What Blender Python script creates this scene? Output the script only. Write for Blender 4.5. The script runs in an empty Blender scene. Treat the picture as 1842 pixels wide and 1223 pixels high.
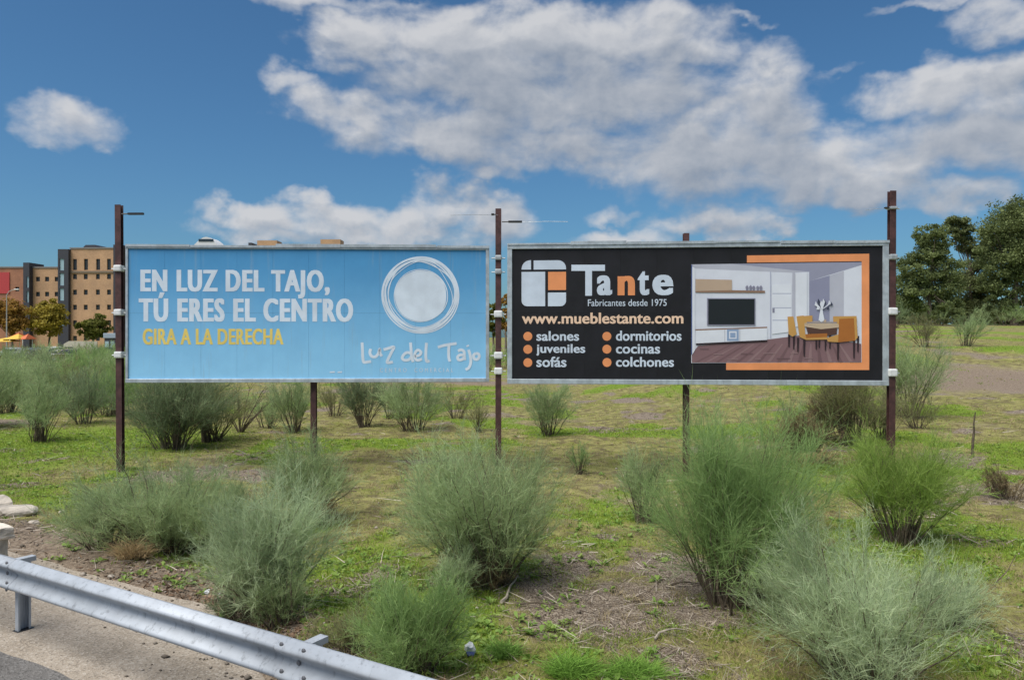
import bpy, bmesh, math, random
import numpy as np
from mathutils import Vector, Matrix

# ------------------------------------------------------------------ camera, sky, sun
SC = bpy.context.scene
COL = SC.collection
F, CX, HY, CAMZ = 1400.0, 921.0, 605.0, 2.9     # focal length and horizon of the photograph, in its pixels

cam = bpy.data.cameras.new('camera')
cam.sensor_width = 36.0
cam.lens = 36.0 * F / 1842.0
cam.shift_y = -6.5 / 1842.0
cam.clip_end = 3000.0
cam_o = bpy.data.objects.new('camera', cam)
COL.objects.link(cam_o)
cam_o.location = (0, 0, CAMZ)
cam_o.rotation_euler = (math.radians(90), 0, 0)
SC.camera = cam_o

SUN_AZ, SUN_EL = math.radians(-132), math.radians(62)
SUN_STRENGTH, SUN_ANGLE, SKY_STRENGTH = 1.5, math.radians(45), 0.05
EXPOSURE = 1.72
SC.view_settings.view_transform = 'Standard'
SC.view_settings.look = 'None'
SC.view_settings.exposure = EXPOSURE
SC.view_settings.gamma = 1.0
SC.view_settings.use_curve_mapping = False

sun_dir = Vector((math.sin(SUN_AZ) * math.cos(SUN_EL), math.cos(SUN_AZ) * math.cos(SUN_EL), math.sin(SUN_EL)))
sl = bpy.data.lights.new('sun', 'SUN')
sl.energy, sl.angle, sl.color = SUN_STRENGTH, SUN_ANGLE, (1.0, 0.955, 0.89)
sun_o = bpy.data.objects.new('sun', sl)
COL.objects.link(sun_o)
sun_o.location = (-20, -20, 40)
sun_o.rotation_euler = sun_dir.to_track_quat('Z', 'Y').to_euler()


class NT:
    """small helper around a node tree"""
    def __init__(self, tree):
        self.t = tree

    def n(self, kind, **kw):
        nd = self.t.nodes.new(kind)
        for k, v in kw.items():
            setattr(nd, k, v)
        return nd

    def put(self, sock, v):
        if hasattr(v, 'is_linked') or hasattr(v, 'links'):
            self.t.links.new(v, sock)
        else:
            sock.default_value = v

    def m(self, op, a, b=None, c=None, clamp=False):
        nd = self.n('ShaderNodeMath', operation=op, use_clamp=clamp)
        for i, v in enumerate((a, b, c)):
            if v is not None:
                self.put(nd.inputs[i], v)
        return nd.outputs[0]

    def step(self, v, lo, hi):
        nd = self.n('ShaderNodeMapRange', interpolation_type='SMOOTHSTEP')
        self.put(nd.inputs[0], v)
        nd.inputs[1].default_value, nd.inputs[2].default_value = lo, hi
        return nd.outputs[0]

    def mix(self, f, a, b):
        nd = self.n('ShaderNodeMix', data_type='RGBA')
        self.put(nd.inputs[0], f)
        self.put(nd.inputs[6], a)
        self.put(nd.inputs[7], b)
        return nd.outputs[2]

    def mulc(self, a, b):
        nd = self.n('ShaderNodeMix', data_type='RGBA', blend_type='MULTIPLY')
        nd.inputs[0].default_value = 1.0
        self.put(nd.inputs[6], a)
        self.put(nd.inputs[7], b)
        return nd.outputs[2]

    def noise(self, vec, scale, detail=4.0, rough=0.55, dims='3D', dist=0.0):
        nd = self.n('ShaderNodeTexNoise', noise_dimensions=dims)
        if vec is not None:
            self.put(nd.inputs['Vector'], vec)
        nd.inputs['Scale'].default_value = scale
        nd.inputs['Detail'].default_value = detail
        nd.inputs['Roughness'].default_value = rough
        nd.inputs['Distortion'].default_value = dist
        return nd


# clouds: centre x, y, half width, half height in the photograph's pixels, weight
CLOUDS = [
    (126, 220, 80, 52, 1.0), (95, 250, 50, 24, .5), (170, 246, 58, 32, .7),
    (640, 75, 120, 52, 1.0), (800, 75, 200, 62, 1.1), (960, 80, 190, 70, 1.1), (1130, 75, 180, 75, 1.15),
    (1240, 105, 110, 48, .9), (900, 150, 260, 75, 1.1), (1060, 180, 240, 85, 1.15), (690, 210, 170, 48, .95),
    (590, 195, 70, 40, .7), (830, 245, 230, 52, 1.05), (1000, 270, 260, 50, 1.0), (520, 145, 50, 26, .55),
    (1370, 215, 120, 85, 1.05), (1280, 270, 200, 70, 1.1), (1450, 290, 200, 70, 1.1), (1330, 330, 230, 50, 1.0),
    (1500, 345, 170, 45, .95), (1180, 300, 180, 48, .9),
    (1680, 170, 150, 56, 1.05), (1800, 180, 180, 70, 1.1), (1720, 250, 220, 70, 1.1), (1600, 300, 180, 55, .95),
    (1850, 270, 150, 60, 1.0), (1740, 350, 130, 34, .9),
    (460, 390, 95, 32, .9), (600, 395, 130, 40, 1.0), (720, 405, 110, 42, 1.0), (805, 380, 95, 56, 1.1),
    (890, 395, 80, 48, 1.0), (640, 430, 280, 30, .9),
    (1285, 398, 115, 34, 1.0), (1230, 410, 75, 26, .8), (1350, 415, 100, 22, .8),
    (560, 8, 130, 22, .7), (700, 14, 90, 18, .6), (890, 315, 48, 16, .55), (1095, 392, 46, 15, .45),
    (1810, 35, 100, 50, .75), (1700, 2, 110, 14, .55), (1350, 40, 45, 9, .35), (1375, 110, 60, 40, .5),
    (1500, 130, 36, 13, .4), (1110, 440, 120, 20, .6),
]


def cloud_group():
    g = bpy.data.node_groups.new('cloud_field', 'ShaderNodeTree')
    g.interface.new_socket('dir', in_out='INPUT', socket_type='NodeSocketVector')
    g.interface.new_socket('density', in_out='OUTPUT', socket_type='NodeSocketFloat')
    T = NT(g)
    gi, go = T.n('NodeGroupInput'), T.n('NodeGroupOutput')
    sep = T.n('ShaderNodeSeparateXYZ')
    g.links.new(gi.outputs[0], sep.inputs[0])       # (azimuth, elevation slope, 0)
    u0, v0 = sep.outputs[0], sep.outputs[1]
    uv = T.n('ShaderNodeCombineXYZ')
    T.put(uv.inputs[0], u0)
    T.put(uv.inputs[1], T.m('MULTIPLY', v0, 1.35))
    w = T.noise(uv.outputs[0], 18.0, 4.0, 0.5, '2D')
    wsep = T.n('ShaderNodeSeparateColor')
    g.links.new(w.outputs['Color'], wsep.inputs[0])
    u = T.m('ADD', u0, T.m('MULTIPLY', T.m('SUBTRACT', wsep.outputs[0], 0.5), 0.06))
    v = T.m('ADD', v0, T.m('MULTIPLY', T.m('SUBTRACT', wsep.outputs[1], 0.5), 0.06))
    acc = None
    for (x, y, rx, ry, wt) in CLOUDS:
        s, t = (x - CX) / F, (HY - y) / F
        k = math.sqrt(1 + s * s)
        cu, cv, au, av = math.atan(s), t / k, rx / F / (k * k), ry / F / k
        a = T.m('MULTIPLY', T.m('SUBTRACT', u, cu), 1.0 / au)
        b = T.m('MULTIPLY', T.m('SUBTRACT', v, cv), 1.0 / av)
        q = T.m('MULTIPLY_ADD', a, a, T.m('MULTIPLY', b, b))
        val = T.m('MULTIPLY_ADD', q, -1.0 * wt, wt)
        acc = val if acc is None else T.m('SMOOTH_MAX', acc, val, 0.35)
    acc = T.m('MAXIMUM', acc, -1.6)
    # the sky outside the frame goes on with clouds of the same kind
    gen = T.noise(uv.outputs[0], 2.6, 3.0, 0.5, '2D')
    genf = T.m('MULTIPLY', T.m('SUBTRACT', gen.outputs[0], 0.49), 9.0)
    inside = T.m('MULTIPLY', T.step(T.m('ABSOLUTE', u0), 0.80, 0.62), T.step(v0, 0.60, 0.46))
    fld = T.m('ADD', T.m('MULTIPLY', acc, inside), T.m('MULTIPLY', genf, T.m('SUBTRACT', 1.0, inside)))
    fbm = T.noise(uv.outputs[0], 11.0, 9.0, 0.56, '2D', 0.15)
    d = T.m('ADD', T.m('MULTIPLY', fld, 1.0), T.m('MULTIPLY', T.m('SUBTRACT', fbm.outputs[0], 0.47), 2.5))
    g.links.new(d, go.inputs[0])
    return g


def make_world():
    w = bpy.data.worlds.new('World')
    SC.world = w
    w.use_nodes = True
    w.cycles.sampling_method = 'NONE'
    t = w.node_tree
    t.nodes.clear()
    T = NT(t)
    sky = T.n('ShaderNodeTexSky', sky_type='NISHITA')
    sky.sun_disc = False
    sky.sun_elevation = SUN_EL
    sky.sun_rotation = SUN_AZ
    sky.altitude = 300.0
    sky.air_density = 1.0
    sky.dust_density = 1.3
    sky.ozone_density = 2.2
    tc = T.n('ShaderNodeTexCoord')
    sep = T.n('ShaderNodeSeparateXYZ')
    t.links.new(tc.outputs['Generated'], sep.inputs[0])
    x, y, z = sep.outputs
    az = T.m('ARCTAN2', x, y)
    el = T.m('DIVIDE', z, T.m('SQRT', T.m('ADD', T.m('ADD', T.m('MULTIPLY', x, x), T.m('MULTIPLY', y, y)), 0.02)))
    el = T.m('MULTIPLY', el, 1.0)
    grp = cloud_group()

    def dens(du, dv):
        c = T.n('ShaderNodeCombineXYZ')
        T.put(c.inputs[0], T.m('ADD', az, du))
        T.put(c.inputs[1], T.m('ADD', el, dv))
        gn = T.n('ShaderNodeGroup', node_tree=grp)
        t.links.new(c.outputs[0], gn.inputs[0])
        return gn.outputs[0]
    d0 = dens(0.0, 0.0)
    d1 = dens(-0.007, 0.014)
    d2 = dens(-0.012, 0.055)
    alpha = T.step(d0, -0.30, 1.15)
    alpha = T.m('MULTIPLY', alpha, T.step(z, 0.0, 0.04))
    occ = T.m('ADD', T.m('MULTIPLY', T.m('MAXIMUM', d1, 0.0), 0.36), T.m('MULTIPLY', T.m('MAXIMUM', d2, 0.0), 1.0))
    lit = T.m('EXPONENT', T.m('MULTIPLY', occ, -0.85))
    edge = T.m('MULTIPLY', T.m('SUBTRACT', d0, d1), 0.34)
    lit = T.m('ADD', lit, edge, clamp=True)
    k = 1.0 / SKY_STRENGTH / 2 ** EXPOSURE
    ccol = T.mix(lit, (0.265 * k, 0.315 * k, 0.395 * k, 1), (0.62 * k, 0.63 * k, 0.655 * k, 1))
    skyc = T.mulc(sky.outputs[0], (0.280, 0.465, 0.575, 1))
    col = T.mix(T.m('MULTIPLY', alpha, 0.96), skyc, ccol)
    bg = T.n('ShaderNodeBackground')
    t.links.new(col, bg.inputs[0])
    bg.inputs[1].default_value = SKY_STRENGTH
    out = T.n('ShaderNodeOutputWorld')
    t.links.new(bg.outputs[0], out.inputs[0])


make_world()
R = np.random.default_rng(7)
RND = random.Random(5)


# ------------------------------------------------------------------ materials
def srgb(r, g, b):
    f = lambda c: (c / 255 / 12.92) if c / 255 <= 0.04045 else ((c / 255 + 0.055) / 1.055) ** 2.4
    return (f(r), f(g), f(b))


def mat(name, col, rough=0.7, metal=0.0, var=0.0, scale=6.0, bump=0.0, bscale=40.0, spec=0.5, streak=0.0):
    m = bpy.data.materials.new(name)
    m.use_nodes = True
    t = m.node_tree
    b = t.nodes['Principled BSDF']
    T = NT(t)
    b.inputs['Roughness'].default_value = rough
    b.inputs['Metallic'].default_value = metal
    b.inputs['Specular IOR Level'].default_value = spec
    c = (*col, 1)
    if var or bump or streak:
        tc = T.n('ShaderNodeTexCoord')
    if var:
        n = T.noise(tc.outputs['Object'], scale, 6.0, 0.62)
        f = T.step(n.outputs[0], 0.3, 0.7)
        lo = tuple(x * (1 - var) for x in col) + (1,)
        hi = tuple(min(1, x * (1 + var)) for x in col) + (1,)
        c = T.mix(f, lo, hi)
    if streak:
        mp = T.n('ShaderNodeMapping')
        t.links.new(tc.outputs['Object'], mp.inputs[0])
        mp.inputs['Scale'].default_value = (9.0, 9.0, 0.5)
        n = T.noise(mp.outputs[0], 2.2, 5.0, 0.7)
        f = T.m('MULTIPLY', T.step(n.outputs[0], 0.52, 0.75), streak)
        c = T.mix(f, c, tuple(x * 0.45 for x in col) + (1,))
    T.put(b.inputs['Base Color'], c)
    if bump:
        n = T.noise(tc.outputs['Object'], bscale, 5.0, 0.6)
        bp = T.n('ShaderNodeBump')
        bp.inputs['Strength'].default_value = bump
        bp.inputs['Distance'].default_value = 0.02
        t.links.new(n.outputs[0], bp.inputs['Height'])
        t.links.new(bp.outputs[0], b.inputs['Normal'])
    return m


def foliage_mat(name, trans=0.25, rough=0.75):
    """leaf material: colour per twig from the mesh attribute 'tint', some light passes through"""
    m = bpy.data.materials.new(name)
    m.use_nodes = True
    t = m.node_tree
    T = NT(t)
    b = t.nodes['Principled BSDF']
    at = T.n('ShaderNodeAttribute', attribute_name='tint')
    t.links.new(at.outputs['Color'], b.inputs['Base Color'])
    b.inputs['Roughness'].default_value = rough
    b.inputs['Specular IOR Level'].default_value = 0.25
    tr = T.n('ShaderNodeBsdfTranslucent')
    t.links.new(at.outputs['Color'], tr.inputs[0])
    mx = T.n('ShaderNodeMixShader')
    mx.inputs[0].default_value = trans
    t.links.new(b.outputs[0], mx.inputs[1])
    t.links.new(tr.outputs[0], mx.inputs[2])
    t.links.new(mx.outputs[0], t.nodes['Material Output'].inputs[0])
    return m


M = {
    'foliage': foliage_mat('broom_twigs', 0.5),
    'leaf': foliage_mat('tree_leaves', 0.35),
    'grass': foliage_mat('grass_blades', 0.30),
    'dead': foliage_mat('dead_twigs', 0.05, 0.9),
    'bark': mat('broom_bark', (0.105, 0.080, 0.055), 0.9, var=0.35, scale=20),
    'trunk': mat('tree_bark', (0.16, 0.125, 0.10), 0.9, var=0.35, scale=3, bump=0.5, bscale=8),
    'galv': mat('galvanised_steel', (0.40, 0.43, 0.47), 0.6, 0.2, var=0.10, scale=4, bump=0.0, bscale=60, streak=0.9),
    'frame': mat('galvanised_frame', (0.43, 0.48, 0.52), 0.55, 0.35, var=0.2, scale=5, streak=0.45),
    'rust': mat('red_oxide_post', (0.072, 0.030, 0.028), 0.6, 0.0, var=0.4, scale=7, bump=0.1, streak=0.4),
    'clamp': mat('white_clamp', (0.70, 0.71, 0.71), 0.55, var=0.12, scale=14),
    'greyclamp': mat('grey_clamp', (0.40, 0.43, 0.45), 0.5, 0.4, var=0.2, scale=14),
    'black': mat('black_metal', (0.02, 0.02, 0.022), 0.5),
    'gap_backing': mat('dark_gap_backing', (0.06, 0.065, 0.07), 0.6),
}


# ------------------------------------------------------------------ object helpers
def link(o, parent=None):
    COL.objects.link(o)
    if parent is not None:
        o.parent = parent
    return o


def tag(o, label, cat, group=None, kind=None):
    if label:
        o['label'] = label
    if cat:
        o['category'] = cat
    if group:
        o['group'] = group
    if kind:
        o['kind'] = kind
    return o


def empty(name, loc, rz=0.0, label=None, cat=None, group=None):
    o = bpy.data.objects.new(name, None)
    o.empty_display_size = 0.2
    o.location = loc
    o.rotation_euler = (0, 0, rz)
    link(o)
    return tag(o, label, cat, group)


def obj(name, me, material=None, parent=None):
    if isinstance(me, bmesh.types.BMesh):
        bm = me
        me = bpy.data.meshes.new(name)
        bm.normal_update()
        bm.to_mesh(me)
        bm.free()
    o = bpy.data.objects.new(name, me)
    if material is not None:
        for mm in (material if isinstance(material, (list, tuple)) else [material]):
            me.materials.append(mm)
    return link(o, parent)


def box(bm, x0, x1, y0, y1, z0, z1, mi=0):
    v = [bm.verts.new(p) for p in ((x0, y0, z0), (x1, y0, z0), (x1, y1, z0), (x0, y1, z0),
                                   (x0, y0, z1), (x1, y0, z1), (x1, y1, z1), (x0, y1, z1))]
    fs = []
    for f in ((3, 2, 1, 0), (4, 5, 6, 7), (0, 1, 5, 4), (1, 2, 6, 5), (2, 3, 7, 6), (3, 0, 4, 7)):
        fc = bm.faces.new([v[i] for i in f])
        fc.material_index = mi
        fs.append(fc)
    return v


def bevel_all(bm, w, seg=1):
    bmesh.ops.bevel(bm, geom=list(bm.edges), offset=w, segments=seg, affect='EDGES', profile=0.6)


def tube(bm, pts, rads, sides=6, cap=True):
    """tapered tube through points"""
    rings = []
    n = len(pts)
    pts = [Vector(p) for p in pts]
    for i, p in enumerate(pts):
        d = (pts[min(i + 1, n - 1)] - pts[max(i - 1, 0)])
        d = d.normalized() if d.length > 1e-9 else Vector((0, 0, 1))
        a = d.cross(Vector((0, 0, 1)))
        if a.length < 1e-3:
            a = Vector((1, 0, 0))
        a.normalize()
        b = d.cross(a)
        rings.append([bm.verts.new(p + (a * math.cos(2 * math.pi * k / sides) + b * math.sin(2 * math.pi * k / sides)) * rads[i])
                      for k in range(sides)])
    for i in range(n - 1):
        for k in range(sides):
            k2 = (k + 1) % sides
            bm.faces.new((rings[i][k], rings[i][k2], rings[i + 1][k2], rings[i + 1][k]))
    if cap:
        bm.faces.new(rings[0][::-1])
        bm.faces.new(rings[-1])


def np_mesh(name, verts, loops, counts, tint=None, smooth=False):
    """mesh from numpy arrays: vertices, flat loop vertex indices, loops per face, colour per vertex"""
    me = bpy.data.meshes.new(name)
    nv, nl, npoly = len(verts), len(loops), len(counts)
    me.vertices.add(nv)
    me.vertices.foreach_set('co', np.asarray(verts, np.float32).ravel())
    me.loops.add(nl)
    me.loops.foreach_set('vertex_index', np.asarray(loops, np.int32))
    me.polygons.add(npoly)
    starts = np.concatenate(([0], np.cumsum(counts)[:-1])).astype(np.int32)
    me.polygons.foreach_set('loop_start', starts)
    if smooth:
        me.polygons.foreach_set('use_smooth', np.ones(npoly, bool))
    if tint is not None:
        a = me.attributes.new('tint', 'FLOAT_COLOR', 'POINT')
        c = np.ones((nv, 4), np.float32)
        c[:, :3] = tint
        a.data.foreach_set('color', c.ravel())
    me.update(calc_edges=True)
    return me


def unit(v):
    return v / np.maximum(np.linalg.norm(v, axis=-1, keepdims=True), 1e-9)


def ribbons(s, d, L, curve, width, col, rng):
    """thin tapering twigs: start, unit direction, length, bend vector, width, colour -> arrays"""
    n = len(s)
    side = unit(np.cross(d, rng.normal(size=(n, 3))))
    L = L[:, None]
    w = width[:, None] * 0.5
    mid = s + d * L * 0.5 + curve * L * 0.25
    tip = s + d * L + curve * L
    v = np.stack([s - side * w, s + side * w, mid + side * w * 0.8, mid - side * w * 0.8, tip], 1).reshape(-1, 3)
    b = (np.arange(n) * 5)[:, None]
    loops = (b + np.array([0, 1, 2, 3, 3, 2, 4])[None]).ravel()
    counts = np.tile([4, 3], n)
    return v, loops, counts, np.repeat(col, 5, 0)


def merge(parts):
    off, V, Lp, C, T = 0, [], [], [], []
    for v, l, c, t in parts:
        V.append(v)
        Lp.append(l + off)
        C.append(c)
        T.append(t)
        off += len(v)
    return np.concatenate(V), np.concatenate(Lp), np.concatenate(C), np.concatenate(T)


def vnoise(x, y, scale, seed):
    """smooth value noise, 0..1"""
    x = np.asarray(x, float) / scale + seed * 17.3
    y = np.asarray(y, float) / scale + seed * 9.7
    xi, yi = np.floor(x), np.floor(y)
    fx, fy = x - xi, y - yi
    fx, fy = fx * fx * (3 - 2 * fx), fy * fy * (3 - 2 * fy)

    def h(a, b):
        q = np.sin(a * 127.1 + b * 311.7 + seed * 74.7) * 43758.5453
        return q - np.floor(q)
    return (h(xi, yi) * (1 - fx) + h(xi + 1, yi) * fx) * (1 - fy) + (h(xi, yi + 1) * (1 - fx) + h(xi + 1, yi + 1) * fx) * fy


def fbm(x, y, scale, seed, oct=4):
    a, s, tot = 0.0, 1.0, 0.0
    for i in range(oct):
        a = a + s * vnoise(x, y, scale / 2 ** i, seed + i)
        tot += s
        s *= 0.55
    return a / tot


def sst(v, lo, hi):
    t = np.clip((np.asarray(v, float) - lo) / (hi - lo), 0, 1)
    return t * t * (3 - 2 * t)


# ------------------------------------------------------------------ terrain
RO = np.array([-5.0, 7.65])                          # a point of the guardrail line
RU = np.array([0.8530, -0.5219])                     # along the rail
RN = np.array([0.5219, 0.8530])                      # towards the field


def rail_n(x, y):
    return (np.asarray(x) - RO[0]) * RN[0] + (np.asarray(y) - RO[1]) * RN[1]


def rail_s(x, y):
    return (np.asarray(x) - RO[0]) * RU[0] + (np.asarray(y) - RO[1]) * RU[1]


def paved_edge(s):
    """how far the paved shoulder reaches behind the rail"""
    return np.interp(s, [-100, 1.2, 3.2, 100], [1.62, 1.50, 0.55, 0.50])


def field_n(x, y):
    """distance from the paved edge, shifted so that 1.62 is the edge"""
    return rail_n(x, y) - paved_edge(rail_s(x, y)) + 1.62


def H(x, y):
    x, y = np.asarray(x, float), np.asarray(y, float)
    near = 1 - sst(y, 40, 90)
    z = -0.08 + near * (0.16 * (fbm(x, y, 3.2, 1, 3) - 0.5) + 0.075 * (vnoise(x, y, 0.55, 4) - 0.5) + 0.035 * (vnoise(x, y, 0.23, 6) - 0.5))
    w = sst(x, 1, 15)
    z = z + w * np.interp(y, [15, 18, 26, 36, 43, 60, 90, 140], [0, .14, .45, 1.15, 2.35, 3.3, 4.4, 4.6])
    n = field_n(x, y)
    z = z + 0.14 * np.exp(-((n - 2.3) / 0.45) ** 2) * (0.4 + fbm(x, y, 0.9, 9, 3))
    u = sst(n, 1.35, 1.75)
    return z * u + (-0.13) * (1 - u)


def ground_px(px, py):
    """where the ray of a photograph pixel meets the ground"""
    d = np.linspace(4.5, 260, 6000)
    X = (px - CX) / F * d
    Z = CAMZ - (py - HY) / F * d
    hit = np.nonzero(Z <= H(X, d))[0]
    i = hit[0] if len(hit) else -1
    return float(X[i]), float(d[i]), float(H(X[i], d[i]))


def zones(x, y):
    """how green, how bare and how littered the ground is"""
    x, y = np.asarray(x, float), np.asarray(y, float)
    n = field_n(x, y)
    g = sst(fbm(x, y, 2.6, 21, 5), 0.48, 0.68)
    g = np.maximum(g, np.exp(-(((x + 13) / 5.5) ** 2 + ((y - 21.5) / 5) ** 2)) * (0.75 + 0.6 * fbm(x, y, 1.2, 5)))
    g = np.maximum(g, np.exp(-(((x - 0.9) / 1.9) ** 2 + ((y - 11.0) / 1.1) ** 2)) * 1.1 * fbm(x, y, 0.8, 8))
    g = np.maximum(g, np.exp(-(((x + 1.9) / 0.9) ** 2 + ((y - 9.3) / 2.2) ** 2)) * 1.15 * (0.3 + fbm(x, y, 0.7, 12)))
    g = np.maximum(g, np.exp(-(((x - 0.9) / 2.2) ** 2 + ((y - 6.6) / 0.7) ** 2)) * 1.1 * fbm(x, y, 0.6, 3))
    g = np.maximum(g, np.exp(-((n - 4.2) / 0.9) ** 2) * (x < -3) * (0.35 + 0.8 * fbm(x, y, 0.9, 19)))
    lit = np.exp(-(((x - 1.3) / 1.4) ** 2 + ((y - 8.6) / 1.0) ** 2)) * (0.5 + 0.9 * fbm(x, y, 0.7, 31))
    lit = np.maximum(lit, sst(fbm(x, y, 1.8, 41, 5), 0.58, 0.72) * 0.8)
    lit = np.maximum(lit, np.exp(-(((x - 9.5) / 2.0) ** 2 + ((y - 15.0) / 1.6) ** 2)) * fbm(x, y, 0.8, 14))
    dirt = np.exp(-np.clip(n - 1.9 - 0.9 * (fbm(x, y, 1.1, 51) - 0.3), 0, None) ** 2 / 0.25) * np.where(x < -2.0, 1.0, 0.5)
    edge = 4.5 * (fbm(x, y, 6, 61) - 0.5)
    yc = y + edge - np.interp(x, [-20, 2, 15, 30], [54, 49, 35.5, 34])
    dirt = np.maximum(dirt, np.exp(-(yc / np.interp(x, [4, 14], [2.2, 4.0])) ** 2) * sst(x, -22, -6) * (0.5 + 0.8 * fbm(x, y, 1.5, 71)))
    dirt = np.maximum(dirt, sst(fbm(x, y, 3.0, 81, 5), 0.60, 0.72) * 0.4)
    return np.clip(g, 0, 1), np.clip(dirt, 0, 1), np.clip(lit, 0, 1)


def graded(lo, fine_lo, fine_hi, hi, step, grow=1.13):
    mid = list(np.arange(fine_lo, fine_hi, step))
    a, s = [], step
    p = fine_lo
    while p > lo:
        s *= grow
        p -= s
        a.append(p)
    b, s = [], step
    p = mid[-1]
    while p < hi:
        s *= grow
        p += s
        b.append(p)
    return np.array(a[::-1] + mid + b)


def build_ground():
    xs = graded(-900, -13, 13, 900, 0.11)
    ys = graded(-120, 4.5, 24, 1800, 0.10, 1.06)
    X, Y = np.meshgrid(xs, ys)
    Z = H(X, Y)
    nx, ny = len(xs), len(ys)
    v = np.stack([X, Y, Z], -1).reshape(-1, 3)
    i = np.arange(nx * ny).reshape(ny, nx)
    q = np.stack([i[:-1, :-1], i[:-1, 1:], i[1:, 1:], i[1:, :-1]], -1).reshape(-1)
    me = np_mesh('ground', v, q, np.full((nx - 1) * (ny - 1), 4), smooth=True)
    g, dr, li = zones(v[:, 0], v[:, 1])
    for nm, a in (('green', g), ('dirt', dr), ('litter', li)):
        at = me.attributes.new(nm, 'FLOAT', 'POINT')
        at.data.foreach_set('value', a.astype(np.float32))
    m = bpy.data.materials.new('field_soil')
    m.use_nodes = True
    t = m.node_tree
    T = NT(t)
    b = t.nodes['Principled BSDF']
    b.inputs['Roughness'].default_value = 0.95
    b.inputs['Specular IOR Level'].default_value = 0.15
    geo = T.n('ShaderNodeNewGeometry')
    pos = geo.outputs['Position']
    fine = T.noise(pos, 18.0, 8.0, 0.7)
    mid = T.noise(pos, 3.2, 6.0, 0.65)
    gr = T.noise(pos, 55.0, 4.0, 0.6)

    def at(nm):
        return T.n('ShaderNodeAttribute', attribute_name=nm).outputs['Fac']
    patch = T.noise(pos, 1.1, 8.0, 0.7)
    dry = T.mix(T.step(mid.outputs[0], 0.38, 0.62), (0.155, 0.130, 0.064, 1), (0.315, 0.295, 0.110, 1))
    dry = T.mix(T.step(patch.outputs[0], 0.50, 0.64), dry, (0.205, 0.215, 0.055, 1))
    grn = T.mix(T.step(fine.outputs[0], 0.35, 0.65), (0.125, 0.215, 0.022, 1), (0.225, 0.300, 0.045, 1))
    soil = T.mix(T.step(fine.outputs[0], 0.3, 0.7), (0.150, 0.110, 0.080, 1), (0.34, 0.275, 0.21, 1))
    litc = T.mix(T.step(gr.outputs[0], 0.38, 0.62), (0.125, 0.092, 0.068, 1), (0.34, 0.285, 0.225, 1))

    def blend(a, amp=0.55):
        return T.step(T.m('ADD', a, T.m('MULTIPLY', T.m('SUBTRACT', fine.outputs[0], 0.5), amp * 2)), 0.28, 0.62)
    c = T.mix(blend(at('green')), dry, grn)
    c = T.mix(blend(at('litter')), c, litc)
    c = T.mix(blend(at('dirt')), c, soil)
    c = T.mulc(c, T.mix(T.step(gr.outputs[0], 0.25, 0.7), (0.62, 0.6, 0.6, 1), (1.12, 1.12, 1.1, 1)))
    t.links.new(c, b.inputs['Base Color'])
    bp = T.n('ShaderNodeBump')
    bp.inputs['Strength'].default_value = 0.8
    bp.inputs['Distance'].default_value = 0.05
    t.links.new(T.m('ADD', fine.outputs[0], T.m('MULTIPLY', gr.outputs[0], 0.4)), bp.inputs['Height'])
    t.links.new(bp.outputs[0], b.inputs['Normal'])
    o = obj('ground', me, m)
    tag(o, 'patchy field of short grass, moss and bare soil', None, kind='structure')


def asphalt_mat(name, dark, light, stone, scale):
    m = bpy.data.materials.new(name)
    m.use_nodes = True
    t = m.node_tree
    T = NT(t)
    b = t.nodes['Principled BSDF']
    b.inputs['Roughness'].default_value = 0.9
    b.inputs['Specular IOR Level'].default_value = 0.25
    pos = T.n('ShaderNodeNewGeometry').outputs['Position']
    big = T.noise(pos, 1.6, 6.0, 0.65)
    vor = T.n('ShaderNodeTexVoronoi')
    t.links.new(pos, vor.inputs['Vector'])
    vor.inputs['Scale'].default_value = scale
    sp = T.n('ShaderNodeSeparateColor')
    t.links.new(vor.outputs['Color'], sp.inputs[0])
    c = T.mix(T.step(big.outputs[0], 0.3, 0.72), (*dark, 1), (*light, 1))
    c = T.mix(T.m('MULTIPLY', T.step(sp.outputs[0], 0.55, 1.0), 0.6), c, (*stone, 1))
    c = T.mix(T.m('MULTIPLY', T.step(sp.outputs[1], 0.72, 1.0), 0.55), c, tuple(x * 0.35 for x in dark) + (1,))
    crk = T.noise(pos, 2.3, 3.0, 0.5, dist=1.5)
    ck = T.step(T.m('ABSOLUTE', T.m('SUBTRACT', crk.outputs[0], 0.5)), 0.006, 0.001)
    c = T.mix(T.m('MULTIPLY', ck, 0.55), c, tuple(x * 0.4 for x in dark) + (1,))
    t.links.new(c, b.inputs['Base Color'])
    bp = T.n('ShaderNodeBump')
    bp.inputs['Strength'].default_value = 0.6
    bp.inputs['Distance'].default_value = 0.006
    t.links.new(vor.outputs['Distance'], bp.inputs['Height'])
    t.links.new(bp.outputs[0], b.inputs['Normal'])
    return m


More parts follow.
